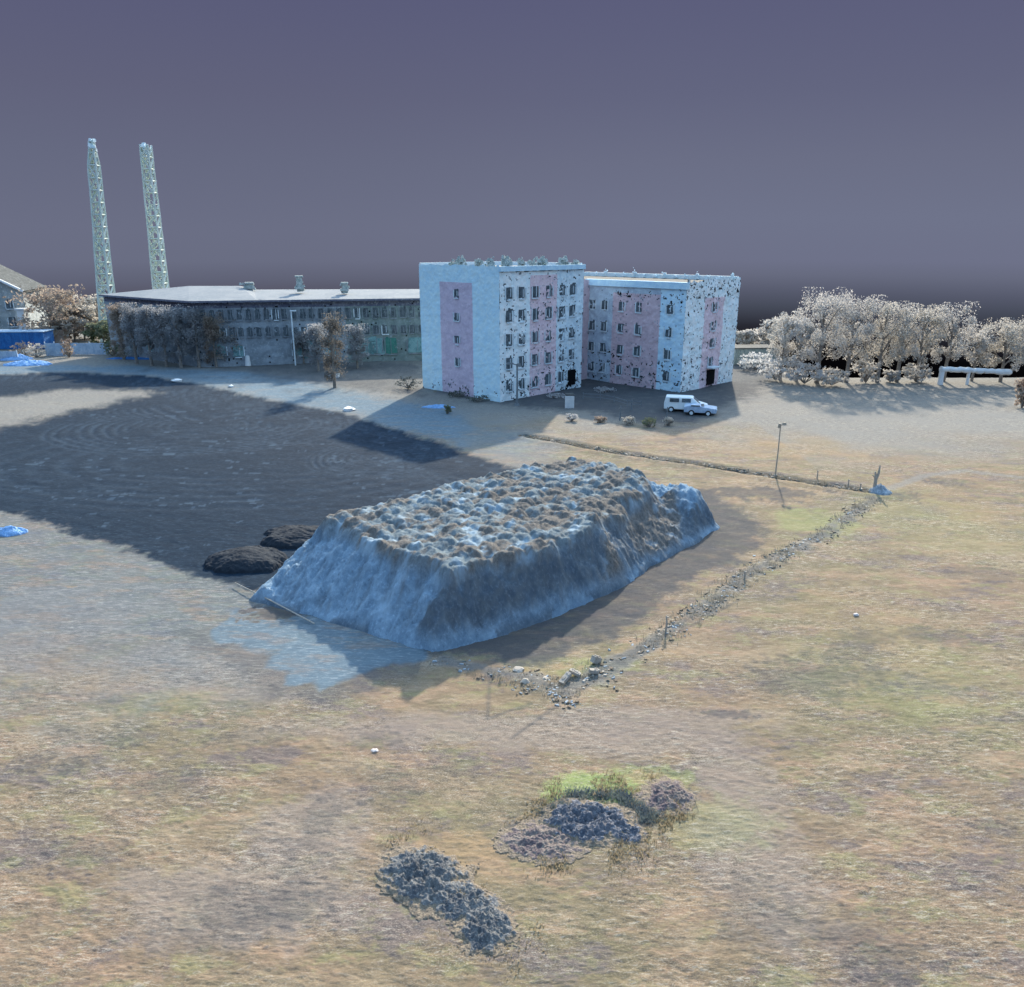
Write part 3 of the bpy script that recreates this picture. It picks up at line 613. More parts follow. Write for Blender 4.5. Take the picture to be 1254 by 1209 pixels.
for i, (a, b, w, h) in enumerate([(1.5, 9.6, .9, .9), (1.0, 7.8, 1.3, 1.3), (.9, 2.3, 1.3, 1.1), (2.3, 1.4, 1.7, 1.5), (8.3, 1.2, 1.5, 1.3), (12.2, 1.5, 1.4, 1.1), (13.8, .8, .9, .8), (5, 9, 1.2, .9), (9.5, 4, 1.0, .9), (11.6, 8, 1.2, .8)]):
    lumpcluster('roof_vent', apt, *G(a, b), HB-.35, w, h, 500+i, M_vent)
for i in range(14):
    b = -10.5+i*1.75; lumpcluster('roof_vent', apt, *G(32.1, b), HW_-.2, .7, .55+.5*(i % 3 == 0), 520+i, M_white, 9)
# ------------------------------------------------------------------ factory
fac = thing('factory', 'long low grey factory hall with a frosted low-pitched roof behind bare trees', 'factory')
FC, FL, FR = (-47.2, 117.6), (-68.0, 133.0), (-8.0, 125.2); FB1, FB2 = (-60, 146), (-8, 142); EH = 9.7
ALB = 1.35
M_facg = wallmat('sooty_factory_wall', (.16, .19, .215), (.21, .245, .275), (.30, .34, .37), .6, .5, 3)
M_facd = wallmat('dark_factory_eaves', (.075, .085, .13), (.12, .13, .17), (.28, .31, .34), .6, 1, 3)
M_facn = wallmat('green_grey_factory_wall', (.115, .155, .155), (.16, .20, .20), (.24, .28, .29), .5, .5, 3)
ALB = .85
M_teal = speck('teal_glazing', (.12, .28, .30), (.22, .40, .42), 1.2, (.50, .66, .68), .7, rough=.5)
M_gdoor = speck('green_door_paint', (.05, .20, .17), (.08, .26, .22), 2, (.18, .34, .32), .5)
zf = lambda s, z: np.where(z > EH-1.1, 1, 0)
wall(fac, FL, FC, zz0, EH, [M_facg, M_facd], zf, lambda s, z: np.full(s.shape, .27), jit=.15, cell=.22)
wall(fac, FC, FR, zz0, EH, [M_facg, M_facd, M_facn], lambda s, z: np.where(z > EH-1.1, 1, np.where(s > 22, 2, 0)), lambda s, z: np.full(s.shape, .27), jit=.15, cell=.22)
wall(fac, FR, FB2, zz0, EH, [M_facg], z0f, nohole, cell=.6); wall(fac, FB2, FB1, zz0, EH, [M_facg], z0f, nohole, cell=.8); wall(fac, FB1, FL, zz0, EH, [M_facg], z0f, nohole, cell=.6)
r1, r2, r3, r4 = (-53, 131.5, 11.15), (-44.5, 131.5, 11.15), (-42.5, 132, 10.55), (-8.4, 134, 10.55)
def E3(p, k=.0): return (p[0], p[1], EH)
m = MB(); e = lambda p, ox, oy: (p[0]+ox, p[1]+oy, EH+.02)
eL, eC, eR, eB2, eB1 = e(FL, -.5, -.3), e(FC, -.2, -.7), e(FR, .3, -.6), e(FB2, .3, .5), e(FB1, -.3, .5)
eM = (-38, eC[1]+(eR[1]-eC[1])*(9/39.), EH+.02)
m.poly([eL, eC, r1]); m.poly([eC, eM, r2, r1]); m.poly([eM, r3, r2]); m.poly([eM, eR, r4, r3]); m.poly([eR, eB2, r4]); m.poly([eB2, eB1, r1, r2, r3, r4]); m.poly([eB1, eL, r1])
m.build('roof', M_roofw, fac)
m = MB()
for p, q_ in ((eL, eC), (eC, eR)):
    mx_, my_ = (p[0]+q_[0])/2, (p[1]+q_[1])/2; m.box((mx_, my_, EH-.13), (math.hypot(p[0]-q_[0], p[1]-q_[1]), .3, .26), math.atan2(q_[1]-p[1], q_[0]-p[0]))
m.build('gutter', M_facd, fac)
def onwall(p0, p1, px):
    """point of the wall p0-p1 standing at picture column px"""
    best = None
    for i in range(401):
        t = i/400; X, Y = p0[0]+(p1[0]-p0[0])*t, p0[1]+(p1[1]-p0[1])*t
        c = 627+FPX*X/(Y*math.cos(PITCH)+(CAMH-4)*math.sin(PITCH))
        if best is None or abs(c-px) < best[0]: best = (abs(c-px), (X, Y))
    return best[1]
dR = ((FR[0]-FC[0])/math.hypot(FR[0]-FC[0], FR[1]-FC[1]), (FR[1]-FC[1])/math.hypot(FR[0]-FC[0], FR[1]-FC[1]))
dL = ((FC[0]-FL[0])/math.hypot(FC[0]-FL[0], FC[1]-FL[1]), (FC[1]-FL[1])/math.hypot(FC[0]-FL[0], FC[1]-FL[1]))
M_fframe = speck('grimy_window_frame', (.22, .26, .29), (.30, .34, .38), 2, (.42, .47, .5), .5)
k = 0
for zc, h in ((7.6, 1.7), (5.0, 1.5)):
    for px in range(252, 520, 11):
        k += 1; window(fac, onwall(FC, FR, px), dR, zc, 1.0, h, 600+k, M_fframe if k % 9 else M_frame, M_glass, .12)
    for px in range(146, 240, 13):
        k += 1; window(fac, onwall(FL, FC, px), dL, zc, 1.1, h, 600+k, M_fframe, M_glass, .12)
for px, w in ((376, 4.6), (398, 3.2), (446, 3.8), (460, 2.6), (478, 2.4), (510, 3.0)):
    p = onwall(FC, FR, px); fr = window(fac, p, dR, 2.5, w, 2.6, 700+px, M_frame if px < 400 else M_fframe, M_teal if px != 478 else M_gdoor, .14)
for px in (160, 182, 268, 290):
    p = onwall(FL, FC, px) if px < 240 else onwall(FC, FR, px)
    window(fac, p, dL if px < 240 else dR, 2.2, 1.8, 1.9, 700+px, M_frame, M_teal, .14)
def chimney(px, y0, y1, Y, w, label='chimney'):
    X, Z1 = atd(px, y1, Y); _, Z0 = atd(px, y0, Y); m = MB(); m.box((X, Y, (Z0+Z1)/2), (w, w, Z1-Z0), .3)
    m.box((X, Y, Z1+.05), (w*1.35, w*1.35, .22), .3); m.box((X-.1, Y, Z0+.5), (w*1.5, w*1.5, .35), .3)
    r = random.Random(px)
    for i in range(20): m.box((X+r.gauss(0, w*.45), Y+r.gauss(0, w*.3), r.uniform(Z0, Z1)), (w*.35,)*3, r.random()*3, tx=.4)
    return m.build('chimney', M_vent, fac)
chimney(366, 357, 339, 127, .9); chimney(305, 356, 347, 130, 1.0); chimney(422, 359, 347, 126, .8)
# overhead: left factory lattice towers
ALB = .8
M_lat = speck('pale_green_steel', (.66, .78, .70), (.76, .85, .80), .6, (.92, .94, .93), .7, fine=3)
def lattice(px0, py0, px1, py1, Y, w0, w1, seed, label, gap=None):
    X1, Z1 = atd(px1, py1, Y); X0, Z0 = atd(px0, py0, Y); sl_ = (X1-X0)/(Z1-Z0); Xb = X0-sl_*Z0
    t = thing('lattice_tower', label, 'lattice tower', (Xb, Y, 0), 0, 'lattice towers behind the factory')
    r = random.Random(seed); n = int(Z1/2.0); legs = [[], [], [], []]; br = MB(); pl = MB()
    def node(k, c):
        z = Z1*k/n; w = (w0+(w1-w0)*k/n)/2; sx_, sy_ = ((-1, -1), (1, -1), (1, 1), (-1, 1))[c]
        top = 1-.6*max(0, (k-n+2)/2.) if gap is None else 1
        return (sl_*z+sx_*w*top+r.uniform(-.05, .05), sy_*w*top, z)
    P_ = [[node(k, c) for c in range(4)] for k in range(n+1)]
    for k in range(n):
        if gap and gap[0] < k/n < gap[1]: th = .09
        else: th = .19
        for c in range(4):
            d = (c+1) % 4
            if not(gap and gap[0] < k/n < gap[1] and c in (0, 2)):
                br.tube([P_[k][c], P_[k+1][d]], th, 4)
            if r.random() < .35: br.tube([P_[k][d], P_[k+1][c]], th*.75, 4)
            br.tube([P_[k][c], P_[k][d]], th*.8, 4)
        for c in range(4):
            if r.random() < .5:
                a, b = P_[k][c], P_[k+1][(c+1) % 4]; m_ = [(a[i]+b[i])/2 for i in range(3)]; pl.box(m_, (r.uniform(.3, .9), r.uniform(.1, .3), r.uniform(.2, .6)), r.random()*3)
    for c in range(4):
        lm = MB(); lm.tube([P_[k][c] for k in range(n+1)], [.24-.08*k/n for k in range(n+1)], 5); lm.build('leg', M_lat, t)
    for v_, f_, m_ in ((pl.v, pl.f, pl.m),):
        o_ = len(br.v); br.v += v_; br.f += [tuple(i+o_ for i in q) for q in f_]; br.m += [1]*len(f_)
    br.build('bracing', [M_lat, M_vent], t)
    hd = MB()
    for i in range(24): hd.box((sl_*Z1+r.gauss(0, w1*.25), r.gauss(0, w1*.25), Z1+r.uniform(-1.6, .3)), (.5, .4, .5), r.random()*3, tx=.3)
    hd.build('lamp_head', M_white, t)
lattice(131, 372, 112, 172, 150, 2.3, 1.25, 1, 'tall pale green lattice tower with pointed top left of the factory roof')
lattice(197, 352, 178, 178, 158, 2.3, 1.5, 2, 'tall pale green lattice tower with blunt top rising behind the factory roof', gap=(.70, .745))

# ------------------------------------------------------------------ trees
ALB = 1.2
M_bark = speck('grey_bark', (.16, .145, .13), (.22, .20, .18), 4, (.3, .28, .25), .5)
M_tw1 = twig('silver_twigs', (.44, .43, .41), (.38, .37, .355), .5, (.58, .57, .55), .6, fine=3)
M_tw2 = twig('beige_twigs', (.43, .41, .37), (.37, .355, .325), .5, (.56, .54, .50), .6, fine=3)
M_tw3 = twig('ash_twigs', (.40, .41, .42), (.48, .48, .48), .5, (.62, .62, .62), .6, fine=3)
M_tw7 = twig('sooty_twigs', (.26, .27, .285), (.32, .325, .33), .5, (.44, .44, .44), .6, fine=3)
ALB = .8
M_tw4 = twig('brown_twigs', (.42, .34, .29), (.48, .42, .35), .5, (.62, .55, .46), .6, fine=3)
M_tw5 = twig('greenish_twigs', (.22, .26, .15), (.30, .31, .22), .5, (.38, .40, .3), .6, fine=3)
def tree(px, py, w, h, mat, label, seed, group, n=2600, leaf=.16, shape='round', low=.12, name='bare_tree', z=0):
    X, Y = at(px, py); r = random.Random(seed); R = np.random.RandomState(seed)
    t = thing(name, label, 'tree' if name != 'bush' else 'bush', (X, Y, 0), 0, group)
    tr_ = MB(); top = h*.78; bend = r.uniform(-.04, .04)*h
    if name != 'bush':
        tr_.tube([(0, 0, -.2), (bend*.3, 0, h*.3), (bend, .1, top)], [h*.022+.05, h*.015+.04, .03], 6)
    nl = 9 if name != 'bush' else 12; clumps = []
    for i in range(nl):
        a = i*2.4+r.uniform(-.4, .4); k = .25+.6*i/nl if name != 'bush' else .02; rr_ = w/2*(r.uniform(.45, .85) if shape != 'col' else r.uniform(.2, .6))*(1-.35*abs(k-.5))
        zt = min(h*.93, h*k+h*r.uniform(.12, .32)) if name != 'bush' else h*r.uniform(.3, .85)
        e_ = (math.cos(a)*rr_, math.sin(a)*rr_, zt); tr_.tube([(bend*k, 0, h*k*.9), (e_[0]*.55, e_[1]*.55, h*k+(zt-h*k)*.6), e_], [.06+.008*h, .04, .015], 5)
        clumps.append((e_, r.uniform(.12, .24)*w, r.uniform(.09, .19)*h))
    tr_.build('trunk', M_bark, t)
    for i in range(int(22+w*3)):
        a = r.uniform(0, 6.3); zt = h*(low+.12+(.8-low)*r.random()**.8)
        lim = math.sin(math.pi*min(1, max(.12, zt/h*.85+.05)))**.6 if shape != 'col' else .7*(1-.6*(zt/h)**2); q_ = r.random()**.5*w/2*lim*.85
        clumps.append(((math.cos(a)*q_, math.sin(a)*q_, zt), r.uniform(.05, .15)*w, r.uniform(.04, .11)*h))
    clumps.append(((bend, 0, h*.86), .16*w, .12*h))
    ci = R.randint(0, len(clumps), n); C = np.array([c[0] for c in clumps])[ci]; cr = np.array([(c[1], c[1], c[2]) for c in clumps])[ci]
    d = R.normal(size=(n, 3)); d /= np.linalg.norm(d, axis=1)[:, None]; d *= (R.rand(n, 1)**.45)
    Pc = C+d*cr; Pc[:, 2] = np.clip(Pc[:, 2], .05, h)
    sz = leaf*(.5+R.rand(n, 1)); u = R.normal(size=(n, 3)); u /= np.linalg.norm(u, axis=1)[:, None]; v = np.cross(u, R.normal(size=(n, 3))); v /= np.linalg.norm(v, axis=1)[:, None]
    vv = np.stack([Pc-u*sz-v*sz*.35, Pc+u*sz-v*sz*.45, Pc+u*sz*.8+v*sz*.5, Pc-u*sz*.7+v*sz*.4], 1).reshape(-1, 3)
    npmesh('crown', vv, np.arange(4*n).reshape(n, 4), mat, parent=t)
    return t
# silvery row on the right: (px, base, width, height, twigs, words)
G1 = 'silvery bare trees in the row at the right edge of the field'
row = [(955, 464, 4.5, 9.0, M_tw1, 'thin ragged silvery tree, first of the row beside the flats'),
       (975, 466, 6.5, 8.6, M_tw3, 'grey bushy tree just left of the tallest silvery tree'),
       (1000, 468, 9.0, 12.2, M_tw1, 'tallest and widest silvery tree of the row, with a domed crown'),
       (1036, 468, 8.0, 11.3, M_tw1, 'broad silvery tree just right of the tallest domed one'),
       (1074, 468, 7.5, 10.6, M_tw2, 'beige-grey round tree right of two tall domed silvery trees'),
       (1098, 467, 5.5, 10.2, M_tw1, 'narrow silvery tree left of centre of the row above dark gaps'),
       (1122, 466, 6.0, 10.0, M_tw2, 'beige tree with an open twiggy top left of the leaning one'),
       (1155, 466, 7.0, 10.4, M_tw1, 'silvery tree with a lopsided crown behind the left end of the pipe'),
       (1190, 466, 5.0, 6.8, M_tw1, 'small open silvery tree behind the middle of the white pipe'),
       (1225, 467, 8.5, 8.6, M_tw2, 'low wide beige-grey tree behind the right end of the pipe'),
       (1262, 470, 7.0, 7.8, M_tw3, 'ash grey tree cut by the right edge of the picture')]
for i, (px, py, w, h, mt, lb) in enumerate(row):
    tree(px, py, w, h, mt, lb, 1000+i, G1, n=int(1100*w), leaf=.085, low=.14)
G2 = 'small far trees between the flats and the silvery row'
for i, (px, py, w, h, mt, lb) in enumerate([(905, 431, 3.5, 3.6, M_tw1, 'tiny pale tree right against the end of the flats'), (918, 431, 3.5, 3.8, M_tw1, 'tiny pale tree above the low shed'), (938, 434, 4.5, 6.0, M_tw1, 'pale ragged small tree behind the right end of the low shed')]):
    tree(px, py, w, h, mt, lb, 1050+i, G2, n=900, leaf=.2)
G3 = 'low bushes along the foot of the silvery row'
for i, (px, py, w, h) in enumerate([(925, 452, 7, 2.4), (950, 466, 6, 3.2), (985, 470, 6, 3.0), (1018, 472, 5, 2.2), (1060, 469, 4.5, 3.2), (1122, 468, 4.5, 2.6), (1090, 468, 2.5, 1.6)]):
    tree(px, py, w, h, M_tw3 if i < 3 else M_tw1, ['low grey bush beside the shed behind the flats', 'grey bush under the first thin tree of the row', 'grey bush under the tallest domed tree', 'small silvery bush right of the tallest tree', 'silvery bush in front of the beige round tree', 'silvery bush just left of the white pipe', 'smallest silvery bush between dark gaps of the row'][i], 1100+i, G3, n=900, leaf=.15, name='bush', low=0)
tree(1251, 500, 2.6, 3.6, M_tw4, 'brown-grey bush at the right edge in front of the pipe', 1130, None, n=1500, leaf=.1, name='bush', low=0)
# poplars and bushes in front of the factory
G4 = 'bare trees in front of the factory'
ft = [(152, 441, 3.4, 9.0, M_tw4, 'brownish bare tree at the left corner of the factory'), (168, 446, 3.4, 9.2, M_tw7, 'second bare tree from the factory left corner'), (186, 448, 3.4, 9.0, M_tw7, 'tall ash grey tree before the left factory face'),
      (204, 449, 3.2, 8.8, M_tw7, 'ash grey tree between two taller ones before the left factory face'), (222, 450, 3.6, 9.2, M_tw7, 'tallest grey tree left of the factory corner'), (244, 450, 3.6, 9.0, M_tw7, 'grey tree right at the near corner of the factory'),
      (265, 449, 3.4, 8.0, M_tw4, 'short brown tree just right of the factory corner'), (295, 446, 4, 8.8, M_tw4, 'yellow-topped tree in front of the factory beside a white post'), (322, 443, 4.0, 8.0, M_tw7, 'grey tree left of the teal factory windows'), (345, 441, 3.8, 7.6, M_tw7, 'grey tree with crown over the teal factory windows'), (438, 452, 3.2, 6.5, M_tw7, 'thin grey tree right of the big brown one'), (282, 447, 4.0, 7.6, M_tw7, 'ash grey tree between the short brown one and the yellow-topped one'), (372, 446, 3.6, 5.2, M_tw7, 'low grey tree directly below the thin factory lamp post'), (390, 455, 3.2, 6.8, M_tw7, 'slim grey tree just left of the big one by the road')]
for i, (px, py, w, h, mt, lb) in enumerate(ft):
    tree(px, py, w*1.7, h, mt, lb, 1200+i, G4, n=7500, leaf=.085, shape='col', low=.0)
ALB = .9
M_tw6 = twig('dull_brown_twigs', (.15, .145, .135), (.20, .19, .175), .5, (.28, .27, .25), .6, fine=3)
tree(410, 474, 5.6, 9.4, M_tw6, 'big dull brown bare tree standing by the road in front of the factory', 1230, None, n=5200, leaf=.085, shape='col', low=.0)
G5 = 'brown trees between the left building and the factory'
for i, (px, py, w, h, mt, lb) in enumerate([(70, 420, 12, 9.5, M_tw4, 'brown-mauve tree beside the gabled building'), (92, 418, 10, 6.5, M_tw2, 'beige tree between brown-mauve and olive trees at left'), (104, 416, 8, 5.4, M_tw4, 'reddish brown low tree left of the lattice tower'), (118, 414, 8, 7.6, M_tw2, 'pale olive tree at the foot of the pointed lattice tower'), (128, 424, 5.5, 4.0, M_tw5, 'green low tree against the left end of the factory')]):
    tree(px, py, w*1.15, h*1.1, mt, lb, 1250+i, G5, n=2600, leaf=.25, low=.02)
G6 = 'scrubby bushes by the fence at the far left'
for i, (px, py, w, h, mt) in enumerate([(30, 436, 4, 2.4, M_tw4), (45, 438, 4, 2.2, M_tw2), (85, 438, 2.6, 3.0, M_tw4), (138, 436, 3.5, 2.6, M_tw5), (148, 438, 3, 1.6, M_tw5)]):
    tree(px, py, w, h, mt, ['rusty scrub bush under the white pillar', 'beige scrub bush right of the white pillar', 'reddish thin bush between two pale fence panels', 'green bush at the left foot of the factory', 'small green bush beside the blue strip by the factory'][i], 1270+i, G6, n=500, leaf=.13, name='bush', low=0)
G7 = 'weeds in the yard in front of the flats'
r = random.Random(3)
wl = [(548, 507, 1.0, 1.0, 'small green plant beside the blue tarpaulin'), (700, 516, 1.6, .8, 'low weeds right of the street lamp yard'), (735, 518, 1.4, .7, 'low rusty weeds near the front of the yard'), (770, 521, 1.6, .9, 'pale weeds left of the yellow-green clump'), (795, 524, 1.8, 1.1, 'yellow-green weed clump at the front of the yard'), (818, 522, 1.2, 1.0, 'weeds at the yard front just before the white van'), (585, 492, 3.0, .7, 'dark low shrub at the foot of the mauve wall panel'), (500, 476, 4.0, 1.6, 'dark shrub beside the left edge of the flats'), (560, 486, 3.0, .7, 'low dark shrub at the left foot of the flats'), (680, 488, 3, .6, 'low grey shrub under the right face of the tall block'), (740, 480, 3, .6, 'low shrub by the corner between block and wing')]
for i, (px, py, w, h, lb) in enumerate(wl):
    tree(px, py, w, h, [M_tw5, M_tw3, M_tw4, M_tw2, M_tw5, M_tw2, M_brown, M_brown, M_brown, M_tw3, M_tw3][i], lb, 1300+i, G7, n=500, leaf=.07, name='bush', low=0)

# ------------------------------------------------------------------ far left
ALB = .9
M_wht = speck('white_paint', (.70, .74, .76), (.80, .82, .82), 2, (.6, .64, .66), .3, rough=.6)
M_blu = speck('strong_blue_paint', (.02, .12, .36), (.03, .18, .48), 1, (.25, .42, .62), .4, rough=.6)
M_lbl = speck('light_blue_tarp', (.16, .34, .62), (.24, .45, .75), 2, (.55, .68, .85), .5, rough=.6)
ALB = .45
M_tile = speck('frosted_tiles', (.11, .13, .13), (.17, .19, .19), 1, (.5, .54, .56), .6, fine=2)
hb = thing('gabled_building', 'grey building with its gable and white roof edge at the left edge', 'building')
HP0, HP1 = (-111.5, 148.7), (-93.0, 152.); HP2, HP3 = (-98.5, 168.), (-117., 165.); PK = 9.3
ALB = 1.0
M_hw = wallmat('mottled_grey_wall', (.27, .31, .32), (.36, .40, .40), (.60, .64, .65), .8, .6, 1.6)
gab = lambda s: np.minimum(9.2+5.4*(1-np.abs(s-9.6)/9.9), 14.2)
wall(hb, HP0, HP1, -.3, 9.0, [M_hw], z0f, lambda s, z: np.full(s.shape, .22), jit=.2, cell=.3, topf=gab)
wall(hb, HP1, HP2, -.3, 9.0, [M_hw], z0f, nohole, jit=.2, cell=.5); wall(hb, HP2, HP3, -.3, 9.0, [M_hw], z0f, nohole, cell=.8, topf=gab); wall(hb, HP3, HP0, -.3, 9.0, [M_hw], z0f, nohole, cell=.8)
m = MB(); pf = ((HP0[0]+HP1[0])/2, (HP0[1]+HP1[1])/2-.6); pb = ((HP2[0]+HP3[0])/2, (HP2[1]+HP3[1])/2+.6)
for (ax, ay), (bx_, by_), sg in ((HP1, HP2, 1), (HP0, HP3, -1)):
    for dz_ in (0, .3):
        m.poly([(pf[0], pf[1], 14.45+dz_), (ax+.7*sg, ay-.6, 8.95+dz_), (bx_+.7*sg, by_+.6, 8.95+dz_), (pb[0], pb[1], 14.45+dz_)])
    m.poly([(pf[0], pf[1], 14.45), (ax+.7*sg, ay-.6, 8.95), (ax+.7*sg, ay-.6, 9.25), (pf[0], pf[1], 14.75)])
m.build('roof', M_tile, hb)
m = MB(); m.tube([(HP1[0]+.6, HP1[1]-.7, 9.2), (pf[0], pf[1]-.1, 14.7), (HP0[0]-.6, HP0[1]-.7, 9.2)], .28, 5); m.build('bargeboard', M_wht, hb)
dH = (HP1[0]-HP0[0], HP1[1]-HP0[1]); lH = math.hypot(*dH); dH = (dH[0]/lH, dH[1]/lH)
for j, zc in enumerate((6.8, 3.6)):
    for i in range(5):
        s = lH-2.6-i*3.2; window(hb, (HP0[0]+dH[0]*s, HP0[1]+dH[1]*s), dH, zc, 1.5, 1.9, 800+j*10+i, M_frame, M_glass, .22)
M_pfen = speck('bluish_board', (.26, .38, .52), (.38, .50, .62), 1, (.56, .66, .76), .6)
def boxthing(name, label, cat, px, py, w, d, h, mat, rz=0, group=None, parts=()):
    X, Y = at(px, py); t = thing(name, label, cat, (X, Y, 0), rz, group)
    return t
def container(px, py, w, d, h, mat, label, cat='container', name='container', rz=0, group=None):
    t = boxthing(name, label, cat, px, py, w, d, h, mat, rz, group); m = MB(); m.box((0, 0, h/2), (w, d, h)); m.build('body', mat, t)
    m = MB(); n = max(3, int(w/.6))
    for i in range(n+1): m.box((-w/2+w*i/n, -d/2-.03, h/2), (.12, .08, h*.92))
    m.build('ribs', mat, t); m = MB(); m.box((0, 0, h+.06), (w*1.03, d*1.05, .14)); m.build('roof', M_roofg if h < 3 and mat is not M_blu else M_pfen, t); return t
container(8, 426, 15, 4, 2.9, M_blu, 'long dark blue container in front of the gabled building', rz=.1)
container(41, 417, 3.6, 3, 2.2, M_blu, 'short bright blue container right of the white pillar', rz=.1)
container(18, 416, 4, 3, 3.6, M_wht, 'white shed behind the dark blue container', 'shed', 'shed', rz=.1)
t = thing('pillar', 'plain white square pillar rising between the blue containers', 'pillar', (*at(34, 419), 0)); m = MB(); m.box((0, 0, 3.0), (1.3, 1.3, 6.0)); m.build('shaft', M_wht, t); m = MB(); m.box((0, 0, 6.1), (1.8, 1.6, .3)); m.build('cap', M_wht, t)
container(60, 420, 6.5, 4, 2.6, speck('salmon_boards', (.42, .30, .24), (.50, .40, .33), 1, (.75, .72, .68), .5), 'salmon and white low hut right of the blue containers', 'hut', 'hut', rz=.2)
def van(px, py, rz, L_, label, body, cat='van', name='van', low=False):
    t = thing(name, label, cat, (*at(px, py), 0), rz); H_ = 1.15 if low else 1.7; W_ = 1.8
    pr = [(-L_/2, .35), (L_/2, .35), (L_/2+.05, .85), (L_/2-.9 if not low else L_/2-1.3, 1.0 if low else 1.1), (L_/2-1.6 if not low else L_/2-2.0, H_), (-L_/2+(.15 if not low else .8), H_), (-L_/2, 1.0)]
    m = MB(); n = len(pr)
    for sgn in (-1, 1): m.v += [(a, sgn*W_/2*(1 if b < 1.2 else .88), b) for a, b in pr]
    m.f += [tuple(range(n)), tuple(range(2*n-1, n-1, -1))]+[(i, i+n, (i+1) % n+n, (i+1) % n) for i in range(n)]; m.m = [0]*(n+2)
    o = m.build('body', body, t); bv = o.modifiers.new('b', 'BEVEL'); bv.width = .09; bv.segments = 2
    g = MB()
    for sgn in (-1, 1):
        for a0, a1 in ((L_/2-2.7, L_/2-1.75),) + (() if low else ((-L_/2+.6, -L_/2+1.6),)):
            g.box(((a0+a1)/2, sgn*W_/2*.96, (1.05+H_)/2), (a1-a0, .08, H_-1.3))
    g.build('side_window', M_glass, t)
    ws = MB(); a, b = pr[3], pr[4]; ws.poly([(a[0]-.02, -.7, a[1]+.08), (a[0]-.02, .7, a[1]+.08), (b[0]+.09, .65, b[1]-.08), (b[0]+.09, -.65, b[1]-.08)]); ws.build('windscreen', M_glass, t)
    for sx_ in (-L_/2+.8, L_/2-.85):
        for sy_ in (-1, 1):
            w = MB(); w.tube([(sx_, sy_*(W_/2-.18), .33), (sx_, sy_*(W_/2+.03), .33)], .33, 14); wh_ = w.build('wheel', M_tyre, t)
            w = MB(); w.tube([(sx_, sy_*(W_/2+.03), .33), (sx_, sy_*(W_/2+.05), .33)], .19, 10); w.build('rim', M_frame, wh_)
    for sy_ in (-.65, .65): w = MB(); w.box((L_/2+.04, sy_, .72), (.06, .28, .16)); w.build('headlight', M_frame, t)
    return t
M_tyre = speck('tyre_rubber', (.02, .02, .022), (.03, .03, .03), 4)
M_carw = speck('white_car_paint', (.72, .80, .82), (.80, .85, .85), 1.5, (.55, .66, .72), .4, rough=.4)
M_carb = speck('pale_blue_car_paint', (.30, .42, .58), (.42, .54, .68), 2.5, (.72, .8, .84), .6, rough=.4)
van(839, 504, math.radians(-14), 4.6, 'white van parked in the yard in front of the wing', M_carw)
van(857, 508, math.radians(-14), 3.4, 'pale blue car parked just right of the white van', M_carb, 'car', 'car', True)
# fence of pale panels along the far road
def panel(px0, px1, py, h, mat, label, name='fence_panel', cat='fence', group=None):
    a, b = at(px0, py), at(px1, py); L_ = math.hypot(b[0]-a[0], b[1]-a[1]); t = thing(name, label, cat, (*a, 0), math.atan2(b[1]-a[1], b[0]-a[0]), group)
    m = MB(); n = max(4, int(L_/.25)); r = random.Random(px0)
    for i in range(n): m.box((L_*(i+.5)/n, r.uniform(-.02, .02), h/2*(1+r.uniform(-.05, .02))), (L_/n*.93, .05, h))
    m.build('boards', mat, t)
    for s in (0, L_/2, L_): p = MB(); p.box((s, .09, h*.55), (.12, .12, h*1.1)); p.build('post', M_frame, t)
M_pfen0 = speck('bluish_board', (.26, .38, .52), (.38, .50, .62), 1, (.56, .66, .76), .6)
panel(-30, 22, 442, 1.5, M_pfen, 'pale blue-grey board fence at the left edge behind the road', group='board fences by the far road')
panel(57, 80, 436, 2.1, M_pfen, 'short pale board fence left of the reddish thin bush', group='board fences by the far road')
panel(88, 134, 434, 1.9, M_pfen, 'pale board fence ending near the factory left corner', group='board fences by the far road')
def sheetpile(px, py, rx, ry, h, mat, label, seed, cat='tarpaulin', name='tarpaulin'):
    return heap(name, px, py, rx, ry, h, mat, label, cat, seed, lump=.9, fr=.35)
sheetpile(18, 441, 2.6, 1.6, .8, M_lbl, 'crumpled blue tarpaulin under the board fence at the left edge', 31)
sheetpile(34, 447, 3.4, 1.8, .6, M_lbl, 'low blue and white tarpaulin heap beside the far road', 32)
sheetpile(158, 440, 3.6, .5, .35, M_blu, 'narrow deep blue strip of sheeting at the left foot of the factory', 33)
sheetpile(537, 499, 1.7, .5, .35, M_lbl, 'bright blue tarpaulin lying left of the flats', 34)
sheetpile(12, 653, 1.0, .6, .4, M_lbl, 'crumpled bright blue tarpaulin at the left edge by the dark soil', 35)
M_bone2 = speck('chalk_stone', (.50, .46, .44), (.58, .54, .52), 4)
def stone(px, py, s, label, seed, mat=M_wht, flat=.5):
    """an angular boulder"""
    import bmesh
    bm = bmesh.new(); bmesh.ops.create_icosphere(bm, subdivisions=2, radius=1); r = random.Random(seed)
    ax = (r.uniform(.7, 1.3), r.uniform(.6, 1), flat)
    for v in bm.verts: k = 1+r.uniform(-.22, .22); v.co = Vector((v.co.x*ax[0]*s*k, v.co.y*ax[1]*s*k, v.co.z*ax[2]*s*k))
    me = bpy.data.meshes.new('stone'); bm.to_mesh(me); bm.free(); me.materials.append(mat); o = bpy.data.objects.new('stone', me); COL.objects.link(o)
    X, Y = at(px, py); o.location = (X, Y, s*flat*.4+float(height(np.array([X]), np.array([Y]))[0])); o.rotation_euler = (0, 0, r.uniform(0, 3)); return tag(o, label, 'stone', 'pale stones')
ALB = .62
